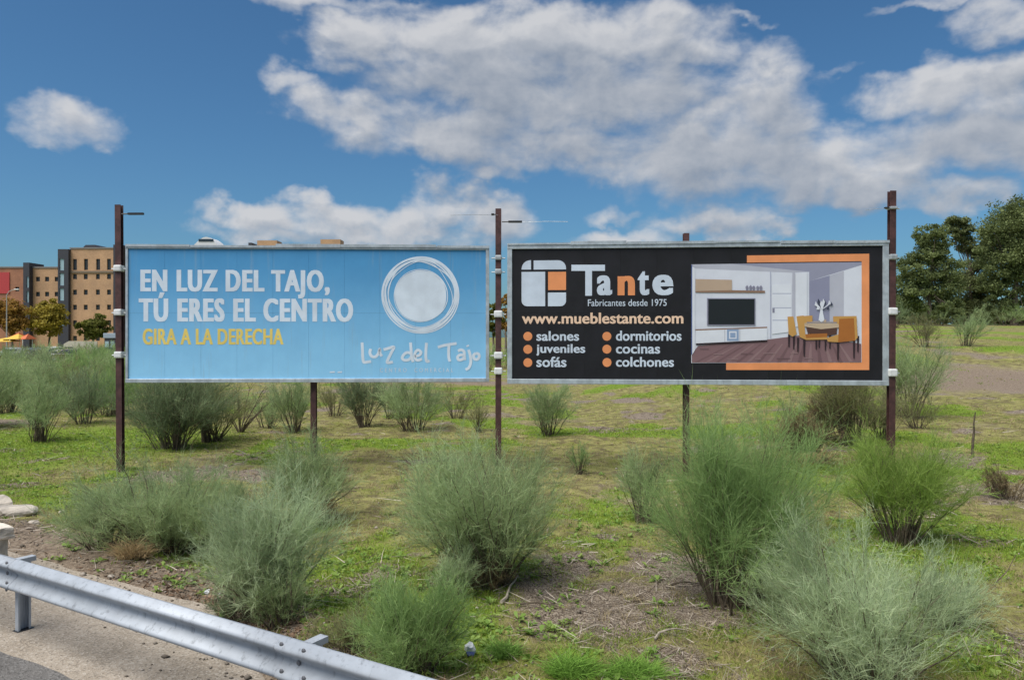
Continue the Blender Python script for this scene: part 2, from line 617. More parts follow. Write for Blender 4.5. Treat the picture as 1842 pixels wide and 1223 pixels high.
def build_road():
    def slab(name, n0, n1, ztop, zbot, jag0, jag1, seed, m, label):
        s = np.concatenate([np.linspace(-90, -6, 60), np.arange(-5.9, 9, 0.09), np.linspace(9.2, 60, 40)])
        rows = []
        for nn, jag, sd in ((n0, jag0, seed), (n1, jag1, seed + 3)):
            off = (paved_edge(s) if nn == 1.62 else nn) + jag * (fbm(s, s * 0 + sd, 0.7, sd, 4) - 0.5) * 2
            rows.append((RO[0] + RU[0] * s + RN[0] * off, RO[1] + RU[1] * s + RN[1] * off))
        k = len(s)
        bm = bmesh.new()
        ta = [bm.verts.new((rows[0][0][i], rows[0][1][i], ztop)) for i in range(k)]
        tb = [bm.verts.new((rows[1][0][i], rows[1][1][i], ztop)) for i in range(k)]
        ba = [bm.verts.new((rows[0][0][i], rows[0][1][i], zbot)) for i in range(k)]
        bb = [bm.verts.new((rows[1][0][i], rows[1][1][i], zbot)) for i in range(k)]
        for i in range(k - 1):
            bm.faces.new((ta[i], ta[i + 1], tb[i + 1], tb[i]))
            bm.faces.new((tb[i], tb[i + 1], bb[i + 1], bb[i]))
            bm.faces.new((ba[i], ba[i + 1], ta[i + 1], ta[i]))
        o = obj(name, bm, m)
        tag(o, label, None, kind='structure')
    tan = asphalt_mat('worn_shoulder', (0.255, 0.212, 0.165), (0.36, 0.305, 0.245), (0.47, 0.42, 0.36), 62)
    asp = asphalt_mat('grey_asphalt', (0.105, 0.098, 0.092), (0.165, 0.155, 0.145), (0.25, 0.24, 0.23), 70)
    slab('road_shoulder', -0.6, 1.62, 0.0, -0.16, 0.0, 0.10, 3, tan, 'tan gritty paved shoulder under the guardrail')
    slab('road', -14.0, -0.27, 0.022, -0.16, 0.0, 0.05, 11, asp, 'grey asphalt road surface beyond the shoulder')


build_ground()
build_road()


# ------------------------------------------------------------------ grass, weeds and litter (uncountable)
def clear_of_road(x, y, margin=1.75):
    return field_n(x, y) > margin


def build_grass():
    rng = np.random.default_rng(11)
    N = 1150000
    y = 4.6 * (52 / 4.6) ** (rng.random(N) ** 0.9)
    x = rng.uniform(-0.86, 0.86, N) * y
    ok = clear_of_road(x, y, 1.95)
    x, y = x[ok], y[ok]
    g, dr, li = zones(x, y)
    dens = np.clip(0.30 + 0.85 * g - 0.60 * li * (1 - 0.5 * g) - 0.9 * dr, 0.03, 1.0) * (0.25 + 1.1 * vnoise(x, y, 0.32, 91))
    ok = rng.random(len(x)) < dens
    x, y, g = x[ok], y[ok], g[ok]
    n = len(x)
    z = H(x, y)
    s = np.stack([x, y, z - 0.005], 1)
    ang = rng.uniform(0, 2 * np.pi, n)
    tilt = rng.uniform(0.1, 1.25, n)
    d = np.stack([np.cos(ang) * np.sin(tilt), np.sin(ang) * np.sin(tilt), np.cos(tilt)], 1)
    tall = (rng.random(n) < 0.06) * 1.0
    L = rng.uniform(0.018, 0.060, n) * (1 + 0.8 * tall) * (0.75 + 0.5 * g)
    w = np.clip(0.0020 + 0.00042 * y, 0.003, 0.018) * rng.uniform(0.7, 1.4, n)
    side = unit(np.cross(d, rng.normal(size=(n, 3)))) * w[:, None]
    v = np.stack([s - side, s + side, s + d * L[:, None]], 1).reshape(-1, 3)
    dry = rng.random(n) > (0.28 + 0.62 * g)
    gc = np.array([[0.17, 0.285, 0.034]]) + rng.random((n, 1)) * np.array([[0.19, 0.14, 0.04]])
    olive = np.array([[0.19, 0.185, 0.052]]) + rng.random((n, 1)) * np.array([[0.13, 0.11, 0.05]])
    straw = np.array([[0.27, 0.215, 0.115]]) + rng.random((n, 1)) * np.array([[0.24, 0.20, 0.14]])
    dc = np.where(rng.random((n, 1)) < 0.55, olive, straw)
    col = np.where(dry[:, None], dc, gc)
    me = np_mesh('grass', v, np.arange(3 * n), np.full(n, 3), np.repeat(col, 3, 0))
    tag(obj('grass', me, M['grass']), 'short patchy green and straw grass covering the field', None, kind='stuff')
    print('GRASS', n)


def build_weeds():
    """low leafy weeds: rosettes of broad bright green leaves"""
    rng = np.random.default_rng(12)
    N = 14000
    y = 4.8 * (24 / 4.8) ** rng.random(N)
    x = rng.uniform(-0.8, 0.8, N) * y
    g, dr, li = zones(x, y)
    ok = clear_of_road(x, y, 2.2) & (rng.random(N) < 0.04 + 0.6 * g ** 2)
    hot = np.array([ground_px(*p)[:2] for p in ((980, 1135), (960, 1120), (1000, 1150), (1085, 1015), (1120, 930), (1040, 1010), (1140, 950), (1060, 950), (945, 970), (330, 1045), (340, 1050), (1010, 1090), (905, 1140), (880, 1120), (590, 1010), (600, 985), (120, 1000), (170, 1022), (230, 1045), (420, 1105), (150, 930), (110, 935))])
    hx = (hot[:, 0][:, None] + rng.normal(0, 0.16, (len(hot), 8))).ravel()
    hy = (hot[:, 1][:, None] + rng.normal(0, 0.16, (len(hot), 8))).ravel()
    x, y = np.concatenate([x[ok], hx]), np.concatenate([y[ok], hy])
    k = 11
    n = len(x) * k
    size = np.repeat(rng.uniform(0.6, 1.5, len(x)), k)
    x, y = np.repeat(x, k), np.repeat(y, k)
    ang = rng.uniform(0, 2 * np.pi, n)
    L = rng.uniform(0.03, 0.085, n) * size
    e = rng.uniform(0.1, 0.9, n)
    d = np.stack([np.cos(ang) * np.cos(e), np.sin(ang) * np.cos(e), np.sin(e)], 1)
    sd = np.stack([-np.sin(ang), np.cos(ang), rng.normal(0, 0.3, n)], 1)
    s = np.stack([x, y, H(x, y) + 0.005], 1) + d * 0.01
    W = L * rng.uniform(0.10, 0.26, n)
    mid = s + d * (L * 0.6)[:, None]
    tip = s + d * L[:, None] - np.array([0, 0, 1.0]) * (L * 0.2)[:, None]
    v = np.stack([s, mid + sd * W[:, None], tip, mid - sd * W[:, None]], 1).reshape(-1, 3)
    col = np.array([[0.13, 0.235, 0.036]]) + np.repeat(rng.random((len(x) // k, 1)), k, 0) * np.array([[0.10, 0.08, 0.03]]) + rng.random((n, 1)) * np.array([[0.07, 0.09, 0.04]])
    me = np_mesh('leafy_weeds', v, np.arange(4 * n), np.full(n, 4), np.repeat(col, 4, 0))
    tag(obj('leafy_weeds', me, M['grass']), 'low bright green leafy weeds scattered between the shrubs', None, kind='stuff')


def build_litter():
    """dead twigs and leaf bits lying on the ground"""
    rng = np.random.default_rng(13)
    N = 60000
    y = 5.0 * (30 / 5.0) ** rng.random(N)
    x = rng.uniform(-0.8, 0.8, N) * y
    g, dr, li = zones(x, y)
    n_ = field_n(x, y)
    ok = (n_ > 1.7) & (rng.random(N) < 0.05 + 0.95 * li ** 1.3 + 0.35 * dr * (n_ < 4))
    x, y = x[ok], y[ok]
    n = len(x)
    ang = rng.uniform(0, np.pi * 2, n)
    d = unit(np.stack([np.cos(ang), np.sin(ang), rng.normal(0.08, 0.18, n)], 1))
    s = np.stack([x, y, H(x, y) + rng.uniform(0.008, 0.035, n)], 1)
    L = rng.uniform(0.05, 0.28, n) * np.where(rng.random(n) < 0.12, 1.8, 1.0)
    cur = rng.normal(0, 0.12, (n, 3)) * np.array([1, 1, 0.2])
    w = rng.uniform(0.004, 0.011, n) * np.clip(y / 9, 0.8, 2.0)
    shade = rng.random((n, 1))
    col = np.array([[0.085, 0.062, 0.045]]) + shade ** 1.4 * np.array([[0.46, 0.41, 0.35]])
    A = ribbons(s, d, L, cur, w, col, rng)
    # crumbs of dead leaf along the shoulder edge
    m_ = 2600
    sx = rng.normal(2.0, 1.5, m_)
    nn = paved_edge(sx) + 0.05 + np.abs(rng.normal(0, 0.42, m_))
    px, py = RO[0] + RU[0] * sx + RN[0] * nn, RO[1] + RU[1] * sx + RN[1] * nn
    s = np.stack([px, py, H(px, py) + 0.012], 1)
    ang = rng.uniform(0, np.pi * 2, m_)
    d = unit(np.stack([np.cos(ang), np.sin(ang), rng.normal(0.2, 0.3, m_)], 1))
    col = np.array([[0.07, 0.042, 0.028]]) + rng.random((m_, 1)) * np.array([[0.25, 0.17, 0.11]])
    B = ribbons(s, d, rng.uniform(0.02, 0.07, m_), rng.normal(0, 0.2, (m_, 3)), rng.uniform(0.012, 0.03, m_), col, rng)
    v, l, c, t = merge([A, B])
    me = np_mesh('dead_twig_litter', v, l, c, t)
    tag(obj('dead_twig_litter', me, M['dead']), 'dry twigs and dead leaf bits strewn over the soil', None, kind='stuff')


def build_tussocks():
    """taller dry and green tussocks standing out of the short turf"""
    rng = np.random.default_rng(15)
    N = 7000
    y = 5.0 * (46 / 5.0) ** rng.random(N)
    x = rng.uniform(-0.85, 0.85, N) * y
    g, dr, li = zones(x, y)
    ok = clear_of_road(x, y, 1.8) & (rng.random(N) < np.clip(0.20 + 0.9 * (vnoise(x, y, 1.6, 77) - 0.45), 0.03, 1) * (1 - 0.7 * dr))
    x, y, g = x[ok], y[ok], g[ok]
    k = 22
    m = len(x)
    kind = rng.random(m) < (0.25 + 0.5 * g)
    size = rng.uniform(0.5, 1.3, m)
    n = m * k
    X, Y = np.repeat(x, k) + rng.normal(0, 0.055, n) * np.repeat(size, k), np.repeat(y, k) + rng.normal(0, 0.055, n) * np.repeat(size, k)
    az = rng.uniform(0, 2 * np.pi, n)
    t = rng.uniform(0.05, 0.9, n)
    d = unit(np.stack([np.cos(az) * t, np.sin(az) * t, np.ones(n)], 1))
    L = rng.uniform(0.05, 0.17, n) * np.repeat(size, k)
    cur = np.stack([np.cos(az) * .35, np.sin(az) * .35, -rng.uniform(.1, .5, n)], 1)
    tone = rng.random((n, 1))
    gc = np.array([[0.13, 0.20, 0.035]]) + tone * np.array([[0.15, 0.12, 0.04]])
    sc_ = np.array([[0.24, 0.19, 0.09]]) + tone * np.array([[0.30, 0.25, 0.16]])
    col = np.where(np.repeat(kind, k)[:, None], gc, sc_)
    w = np.clip(0.0025 + 0.0003 * Y, 0.003, 0.014)
    v, l, c, tn = ribbons(np.stack([X, Y, H(X, Y) - 0.005], 1), d, L, cur, w, col, rng)
    tag(obj('grass_tussocks', np_mesh('grass_tussocks', v, l, c, tn), M['grass']), 'scattered small straw and green grass tussocks in the turf', None, kind='stuff')


def build_gravel():
    """small stones on the shoulder edge and the bare soil"""
    rng = np.random.default_rng(16)
    m = 1100
    sx = rng.uniform(-5, 7, m)
    nn = paved_edge(sx) + rng.normal(0.15, 0.55, m)
    x, y = RO[0] + RU[0] * sx + RN[0] * nn, RO[1] + RU[1] * sx + RN[1] * nn
    m2_ = 2600
    y2 = 5.5 * (40 / 5.5) ** rng.random(m2_)
    x2 = rng.uniform(-.8, .8, m2_) * y2
    ok = clear_of_road(x2, y2, 1.7)
    x, y = np.concatenate([x, x2[ok]]), np.concatenate([y, y2[ok]])
    n = len(x)
    z = np.where(field_n(x, y) > 1.62, H(x, y), 0.0)
    r = rng.uniform(0.006, 0.022, n) * np.where(rng.random(n) < 0.06, 2.0, 1.0)
    o = np.array([[1, 0, 0], [0, 1, 0], [-1, 0, 0], [0, -1, 0], [0, 0, .7], [0, 0, -.7]], float)
    v = np.stack([x, y, z + r * 0.3], 1)[:, None] + o[None] * r[:, None, None] * rng.uniform(0.6, 1.3, (n, 6, 1))
    f = np.array([0, 1, 4, 1, 2, 4, 2, 3, 4, 3, 0, 4, 1, 0, 5, 2, 1, 5, 3, 2, 5, 0, 3, 5])
    col = np.array([[0.13, 0.105, 0.08]]) + rng.random((n, 1)) ** 2 * np.array([[0.30, 0.27, 0.24]])
    me = np_mesh('gravel', v.reshape(-1, 3), (np.arange(n)[:, None] * 6 + f[None]).ravel(), np.full(n * 8, 3), np.repeat(col, 6, 0))
    tag(obj('gravel', me, M['dead']), 'loose small stones on the shoulder edge and soil', None, kind='stuff')


build_gravel()
build_grass()
build_tussocks()
build_weeds()
build_litter()


# ------------------------------------------------------------------ billboards
def text_mesh(txt, fit, bold=0.0, spacing=1.0, shear=0.0, fat=0.0):
    """lettering mesh in the x-z plane facing -y, stretched to fit (x0, x1, z0, z1)"""
    cu = bpy.data.curves.new('lettering', 'FONT')
    cu.body = txt
    cu.size = 1.0
    cu.offset = bold
    cu.space_character = spacing
    cu.shear = shear
    cu.resolution_u = 4
    o = bpy.data.objects.new('lettering_source', cu)
    COL.objects.link(o)
    bpy.context.view_layer.update()
    dg = bpy.context.evaluated_depsgraph_get()
    me = bpy.data.meshes.new_from_object(o.evaluated_get(dg))
    COL.objects.unlink(o)
    bpy.data.objects.remove(o)
    bpy.data.curves.remove(cu)
    n = len(me.vertices)
    co = np.empty(n * 3, np.float32)
    me.vertices.foreach_get('co', co)
    co = co.reshape(-1, 3)
    a0, a1 = co[:, 0].min(), co[:, 0].max()
    b0, b1 = co[:, 1].min(), co[:, 1].max()
    x0, x1, z0, z1 = fit
    ex = fat * (x1 - x0) / (a1 - a0)
    x0, x1 = x0 + ex, x1 - ex
    out = np.zeros_like(co)
    out[:, 0] = x0 + (co[:, 0] - a0) / (a1 - a0) * (x1 - x0)
    out[:, 2] = z0 + (co[:, 1] - b0) / (b1 - b0) * (z1 - z0)
    me.vertices.foreach_set('co', out.ravel())
    me.name = 'lettering'
    me.polygons.foreach_set('use_smooth', np.zeros(len(me.polygons), bool))
    me.update()
    if fat:
        # heavier strokes: the same outline printed again a little to each side
        dx = fat * (x1 - x0) / (a1 - a0)
        bm = bmesh.new()
        for i, sh in enumerate((-1, 0, 1)):
            tmp = me.copy()
            tmp.transform(Matrix.Translation((sh * dx, 0.0003 * (i - 1), 0)))
            bm.from_mesh(tmp)
            bpy.data.meshes.remove(tmp)
        bm.to_mesh(me)
        bm.free()
    return me


def catmull(pts, k=6):
    pts = [np.array(p, float) for p in pts]
    if len(pts) < 3:
        return pts
    P = [2 * pts[0] - pts[1]] + pts + [2 * pts[-1] - pts[-2]]
    out = []
    for i in range(1, len(P) - 2):
        for j in range(k):
            t = j / k
            a, b, c, d = P[i - 1], P[i], P[i + 1], P[i + 2]
            out.append(0.5 * ((2 * b) + (-a + c) * t + (2 * a - 5 * b + 4 * c - d) * t * t + (-a + 3 * b - 3 * c + d) * t ** 3))
    out.append(pts[-1])
    return out


def stroke(bm, pts, w, y, closed=False, mi=0):
    """flat painted stroke through points (x, z)"""
    n = len(pts)
    L, Rr = [], []
    for i in range(n):
        a = pts[(i - 1) % n] if closed else pts[max(i - 1, 0)]
        b = pts[(i + 1) % n] if closed else pts[min(i + 1, n - 1)]
        t = np.array(b) - np.array(a)
        t = t / (np.linalg.norm(t) + 1e-9)
        nr = np.array([-t[1], t[0]])
        ww = w[i] if hasattr(w, '__len__') else w
        p = np.array(pts[i])
        L.append(bm.verts.new((p[0] + nr[0] * ww / 2, y, p[1] + nr[1] * ww / 2)))
        Rr.append(bm.verts.new((p[0] - nr[0] * ww / 2, y, p[1] - nr[1] * ww / 2)))
    for i in range(n if closed else n - 1):
        j = (i + 1) % n
        f = bm.faces.new((L[i], L[j], Rr[j], Rr[i]))
        f.material_index = mi


def poly(bm, pts, y, mi=0):
    """flat polygon (x, z) facing -y"""
    ar = sum(pts[i][0] * pts[(i + 1) % len(pts)][1] - pts[(i + 1) % len(pts)][0] * pts[i][1] for i in range(len(pts)))
    if ar < 0:
        pts = pts[::-1]
    f = bm.faces.new([bm.verts.new((p[0], y, p[1])) for p in pts])
    f.material_index = mi


def rrect(x0, x1, z0, z1, tl=0, tr=0, br=0, bl=0, k=6):
    out = []
    for cx, cz, r, a0 in ((x1 - tr, z1 - tr, tr, 0), (x0 + tl, z1 - tl, tl, 90), (x0 + bl, z0 + bl, bl, 180), (x1 - br, z0 + br, br, 270)):
        if r <= 0:
            out.append((cx, cz))
        else:
            for i in range(k + 1):
                a = math.radians(a0 + 90 * i / k)
                out.append((cx + r * math.cos(a), cz + r * math.sin(a)))
    return out


def print_mat(name, col, rough=0.5, weather=0.10):
    return mat(name, tuple(min(0.85, c * 0.86) for c in col), rough, var=weather, scale=1.6, spec=0.3)


def blue_print():
    m = bpy.data.materials.new('blue_gradient_print')
    m.use_nodes = True
    t = m.node_tree
    T = NT(t)
    b = t.nodes['Principled BSDF']
    b.inputs['Roughness'].default_value = 0.5
    b.inputs['Specular IOR Level'].default_value = 0.3
    geo = T.n('ShaderNodeNewGeometry')
    sp = T.n('ShaderNodeSeparateXYZ')
    t.links.new(geo.outputs['Position'], sp.inputs[0])
    g = T.step(sp.outputs[2], 1.75, 4.85)
    c = T.mix(g, (*srgb(148, 208, 246), 1), (*srgb(78, 150, 202), 1))
    # damp-wrinkled paper: faint vertical bands and blotches
    n = T.noise(geo.outputs['Position'], 1.3, 6.0, 0.6)
    c = T.mulc(c, T.mix(T.step(n.outputs[0], 0.3, 0.7), (0.93, 0.94, 0.95, 1), (1.04, 1.03, 1.02, 1)))
    mq = T.n('ShaderNodeMapping')
    t.links.new(geo.outputs['Position'], mq.inputs[0])
    mq.inputs['Scale'].default_value = (6.0, 6.0, 0.35)
    n3 = T.noise(mq.outputs[0], 1.6, 5.0, 0.65)
    c = T.mix(T.m('MULTIPLY', T.step(n3.outputs[0], 0.54, 0.74), 0.28), c, (0.30, 0.40, 0.47, 1))
    t.links.new(c, b.inputs['Base Color'])
    mp = T.n('ShaderNodeMapping')
    t.links.new(geo.outputs['Position'], mp.inputs[0])
    mp.inputs['Scale'].default_value = (2.0, 2.0, 0.7)
    n2 = T.noise(mp.outputs[0], 2.0, 3.0, 0.5)
    bp = T.n('ShaderNodeBump')
    bp.inputs['Strength'].default_value = 0.15
    bp.inputs['Distance'].default_value = 0.03
    t.links.new(n2.outputs[0], bp.inputs['Height'])
    t.links.new(bp.outputs[0], b.inputs['Normal'])
    return m


def billboard(p0, p1, z0, z1, inset, face_mat, label, seed):
    """a sheet-metal billboard on a frame. local x along the board, -y towards the road"""
    rnd = random.Random(seed)
    p0, p1 = Vector(p0), Vector(p1)
    W = (p1 - p0).length
    rz = math.atan2(p1.y - p0.y, p1.x - p0.x)
    gz = float(H(p0.x, p0.y))
    root = empty('billboard', (p0.x, p0.y, gz), rz, label, 'billboard')
    b, t = z0 - gz, z1 - gz
    l, r, bo, to = inset
    # frame: four channels, proud of the sheets
    for nm, args in (('frame_rail', (0, W, -0.075, 0.06, b, b + bo)), ('frame_rail', (0, W, -0.075, 0.06, t - to, t)),
                     ('frame_stile', (0, l, -0.071, 0.056, b + bo, t - to)), ('frame_stile', (W - r, W, -0.071, 0.056, b + bo, t - to))):
        bm = bmesh.new()
        box(bm, *args)
        bevel_all(bm, 0.006)
        obj(nm, bm, M['frame'], root)
    # a loose capping strip along the top, in uneven lengths
    x = 0.0
    while x < W - 0.05:
        ln = min(rnd.uniform(1.1, 2.3), W - x)
        bm = bmesh.new()
        box(bm, x + 0.005, x + ln - 0.005, -0.092, -0.078, t - 0.035 + rnd.uniform(-.008, .008), t + 0.018 + rnd.uniform(-.012, .02))
        o = obj('capping_strip', bm, M['frame'], root)
        o.rotation_euler = (0, rnd.uniform(-0.002, 0.002), 0)
        x += ln
    # sheets
    nc, x0, x1 = 10, l, W - r
    cw = (x1 - x0) / nc
    zs = (b + bo, (b + bo + t - to) / 2 + 0.02, t - to)
    for j in range(2):
        bm = bmesh.new()
        g = 0.0013
        box(bm, g, cw - g, -0.012, 0.012, g, zs[j + 1] - zs[j] - g)
        me = bpy.data.meshes.new('panel')
        bm.to_mesh(me)
        bm.free()
        me.materials.append(face_mat)
        for i in range(nc):
            o = bpy.data.objects.new('panel', me)
            link(o, root)
            o.location = (x0 + i * cw, -0.030 + rnd.uniform(-0.0005, 0.0005), zs[j])
            o.rotation_euler = (rnd.uniform(-0.0003, 0.0003), 0, rnd.uniform(-0.0004, 0.0004))
    bm = bmesh.new()
    box(bm, l * 0.5, W - r * 0.5, -0.0155, -0.0135, b + bo * 0.5, t - to * 0.5)
    obj('added_gap_backing', bm, M['gap_backing'], root)  # dark sheet added to stop sky light showing through the panel gaps
    # back bracing
    for k in range(3):
        bm = bmesh.new()
        zz = b + (t - b) * (0.2 + 0.3 * k)
        box(bm, 0.03, W - 0.03, -0.010, 0.05, zz - 0.03, zz + 0.03)
        obj('back_rail', bm, M['frame'], root)
    return root, W, gz


# first board: blue, shopping-centre poster
A0, A1 = (-8.415, 17.0), (-0.507, 17.30)
BLUE = blue_print()
root1, W1, gz1 = billboard(A0, A1, 1.890, 4.885, (0.055, 0.075, 0.085, 0.075), BLUE,
                           'pale blue billboard with white lettering and a scribbled white ring', 3)


def mapper(p0, p1, W, gz):
    """photograph pixel -> the board's local (x, z)"""
    dx, dy = p1[0] - p0[0], p1[1] - p0[1]

    def f(px, py):
        s = (px - CX) / F
        k = (s * p0[1] - p0[0]) / (dx - s * dy)
        d = p0[1] + k * dy
        return k * W, CAMZ - (py - HY) / F * d - gz
    return f


def fitbox(mp, x0, x1, ytop, ybot):
    a, b = mp(x0, ybot), mp(x1, ybot)
    c = mp(x0, ytop)
    return (a[0], b[0], (a[1] + b[1]) / 2, c[1])


m1 = mapper(A0, A1, W1, gz1)
WHITE = print_mat('white_print', srgb(228, 240, 255))
YEL = print_mat('yellow_print', srgb(248, 222, 122))
PALE = print_mat('pale_print', srgb(176, 214, 240))
INK = -0.0444


def letters(root, mp, txt, x0, x1, yt, yb, material, bold, spacing=1.0, shear=0.0, dy=0.0, fat=0.0):
    o = obj('lettering', text_mesh(txt, fitbox(mp, x0, x1, yt, yb), bold, spacing, shear, fat), material, root)
    o.location.y = INK + dy
    return o


letters(root1, m1, 'EN LUZ DEL TAJO,', 254, 594, 485, 537, WHITE, 0.016, 1.16, fat=0.050)
letters(root1, m1, 'TÚ ERES EL CENTRO', 251, 636, 526, 579, WHITE, 0.016, 1.16, fat=0.050)
letters(root1, m1, 'GIRA A LA DERECHA', 258, 511, 591, 620, YEL, 0.012, 1.08, fat=0.036)
letters(root1, m1, 'CENTRO  COMERCIAL', 684, 815, 662, 669, WHITE, 0.0, 1.7)['kind'] = 'stuff'


def disc_pts(mp, cx, cy, rx, ry, n=48, wob=0.0, seed=0, ph=0.0):
    rnd = random.Random(seed)
    k = [(rnd.uniform(-1, 1), rnd.uniform(0, 6.28)) for _ in range(4)]
    out = []
    for i in range(n):
        a = 2 * math.pi * i / n + ph
        w = 1 + wob * sum(q[0] * math.sin((j + 1) * a + q[1]) for j, q in enumerate(k))
        out.append(mp(cx + rx * w * math.cos(a), cy + ry * w * math.sin(a)))
    return out


bm = bmesh.new()
for i, (r, wob, w) in enumerate(((68.5, .008, .026), (66.5, .014, .034), (64, .018, .034), (61.5, .020, .032), (59.5, .026, .024), (65, .034, .022), (57, .034, .014))):
    stroke(bm, disc_pts(m1, 757.5 + (i % 3 - 1) * 0.8, 531 - (i % 2), r, r, 64, wob, 30 + i), w, INK - 0.0004 * i, True)
obj('scribbled_ring', bm, WHITE, root1)
bm = bmesh.new()
poly(bm, disc_pts(m1, 757, 532, 44.5, 45.5, 40, .012, 3), INK)
for i, (r, wob, w) in enumerate(((45, .018, .03), (47.5, .022, .014), (46, .03, .016))):
    stroke(bm, disc_pts(m1, 757, 532, r, r, 56, wob, 60 + i), w, INK - 0.0005 * (i + 1), True)
obj('white_disc', bm, WHITE, root1)
# handwritten name, stroke by stroke
cp = lambda x, y: m1(540 + x / 3.219, 340 + y / 3.219)
HAND = [
    [(360, 888), (362, 930), (364, 975), (370, 1001), (388, 1001), (412, 997)],
    [(410, 925), (405, 948), (416, 968), (438, 970), (455, 950), (462, 925), (464, 950), (474, 968)],
    [(484, 930), (512, 922), (544, 914), (530, 945), (510, 985), (505, 1003), (520, 1004), (538, 1000)],
    [(640, 888), (643, 930), (646, 970), (655, 1001)],
    [(644, 952), (620, 946), (600, 960), (592, 978), (604, 990), (628, 988), (646, 972)],
    [(664, 968), (690, 962), (700, 945), (684, 932), (668, 945), (664, 972), (678, 990), (706, 984)],
    [(732, 890), (729, 930), (728, 970), (734, 997), (750, 994)],
    [(798, 916), (830, 906), (868, 899), (906, 894)],
    [(862, 902), (860, 940), (861, 975), (868, 998)],
    [(914, 938), (932, 930), (948, 940), (951, 965), (953, 990)],
    [(948, 962), (926, 960), (912, 972), (918, 988), (938, 986), (951, 970)],
    [(975, 930), (984, 960), (988, 1000), (978, 1032), (958, 1046)],
    [(968, 904), (972, 912)],
    [(1018, 950), (1004, 962), (1008, 982), (1024, 986), (1036, 974), (1034, 956), (1018, 950)],
]
bm = bmesh.new()
for i, st in enumerate(HAND):
    stroke(bm, catmull([cp(*p) for p in st]), 0.062, INK - 0.0005 * (i % 6))
obj('handwritten_lettering', bm, WHITE, root1)
for xa, xb in ((594, 603), (608, 616)):
    bm = bmesh.new()
    poly(bm, [m1(xa, 668), m1(xb, 667.5), m1(xb, 670), m1(xa, 670.5)], INK)
    obj('paper_mark', bm, WHITE, root1)

# second board: black, furniture poster
B0, B1 = (-0.097, 16.95), (7.871, 16.30)
BLACK = mat('black_print', (0.0095, 0.0095, 0.013), 0.6, var=0.35, scale=1.2, spec=0.35, bump=0.1, bscale=3)
root2, W2, gz2 = billboard(B0, B1, 1.872, 4.905, (0.105, 0.125, 0.105, 0.115), BLACK,
                           'black billboard with orange and white lettering and a dining room picture', 8)
m2 = mapper(B0, B1, W2, gz2)
PW = print_mat('poster_white', srgb(214, 226, 242))
ORA = print_mat('poster_orange', srgb(246, 160, 106))
PEACH = print_mat('poster_peach', srgb(248, 212, 184))
c3 = lambda x, y: (890 + x / 3.8216, 400 + y / 3.8216)


def let3(txt, x0, x1, yt, yb, material, bold, spacing=1.0, fat=0.0):
    a, b = c3(x0, yt), c3(x1, yb)
    return letters(root2, m2, txt, a[0], b[0], a[1], b[1], material, bold, spacing, fat=fat)


def rect3(x0, x1, y0, y1, **kw):
    a, b = m2(*c3(x0, y1)), m2(*c3(x1, y0))
    return rrect(a[0], b[0], a[1], b[1], **kw)


for nm, mm, args, kw in (('logo_tile', PW, (185, 250, 262, 326), dict(tl=.19)), ('logo_tile', PW, (268, 490, 262, 326), dict(tr=.17)),
                         ('logo_tile', PW, (185, 347, 341, 577), dict(bl=.12)), ('logo_tile', ORA, (367, 490, 341, 466), {}),
                         ('logo_tile', PW, (366, 490, 483, 577), dict(br=.12))):
    bm = bmesh.new()
    poly(bm, rect3(*args, **kw), INK)
    obj(nm, bm, mm, root2)
bm = bmesh.new()
poly(bm, [m2(*c3(*p)) for p in ((527, 293), (757, 293), (757, 335), (668, 335), (668, 505), (622, 505), (622, 335), (527, 335))], INK)
obj('lettering', bm, PW, root2)
let3('a', 700, 808, 366, 502, PW, 0.018, fat=0.034)
let3('n', 842, 964, 370, 502, ORA, 0.018, fat=0.034)
let3('t', 980, 1062, 335, 502, PW, 0.018, fat=0.034)
let3('e', 1080, 1228, 362, 502, PW, 0.018, fat=0.034)
let3('Fabricantes desde 1975', 640, 1180, 530, 576, PW, 0.004)['kind'] = 'stuff'
let3('www.mueblestante.com', 187, 1295, 622, 697, PEACH, 0.014, 1.02, fat=0.014)
for txt, x0, x1, yt, yb in (('salones', 287, 580, 748, 814), ('juveniles', 285, 622, 836, 916), ('sofás', 287, 493, 922, 994),
                            ('dormitorios', 832, 1282, 744, 814), ('cocinas', 832, 1135, 836, 902), ('colchones', 832, 1230, 924, 992)):
    let3(txt, x0, x1, yt, yb, PW, 0.014, 1.02, fat=0.014)
for x, y in ((228, 783), (228, 872), (228, 963), (770, 783), (770, 871), (771, 962)):
    bm = bmesh.new()
    cx_, cy_ = c3(x, y)
    poly(bm, disc_pts(m2, cx_, cy_, 8.0, 8.0, 24), INK)
    obj('bullet_dot', bm, ORA, root2)
# the picture of a dining room and its orange border
c4 = lambda x, y: m2(1220 + x / 3.1357, 330 + y / 3.1357)
bm = bmesh.new()
poly(bm, [c4(*p) for p in ((385, 408), (1073, 398), (1073, 1051), (268, 1051), (268, 1010), (1028, 1010), (1030, 440), (385, 448))], INK)
obj('orange_border', bm, ORA, root2)
PCOL = {'wall': (226, 230, 242), 'wall2': (192, 194, 208), 'side': (150, 152, 178), 'ceil': (158, 160, 182), 'floor': (138, 108, 112),
        'floor2': (152, 124, 126), 'floor3': (122, 94, 98), 'tv': (34, 40, 44), 'wood': (196, 172, 150), 'wood2': (150, 120, 100), 'white': (232, 236, 246),
        'grey': (140, 140, 160), 'blue': (150, 172, 206), 'chair': (206, 158, 90), 'chair2': (178, 112, 54), 'leg': (52, 40, 46),
        'table': (206, 184, 158), 'tdark': (92, 66, 58), 'edge': (70, 92, 150), 'leaf': (66, 72, 92), 'line': (170, 176, 200)}
pnames = list(PCOL)
pmats = [print_mat('picture_' + k, srgb(*PCOL[k]), 0.5, 0.05) for k in pnames]
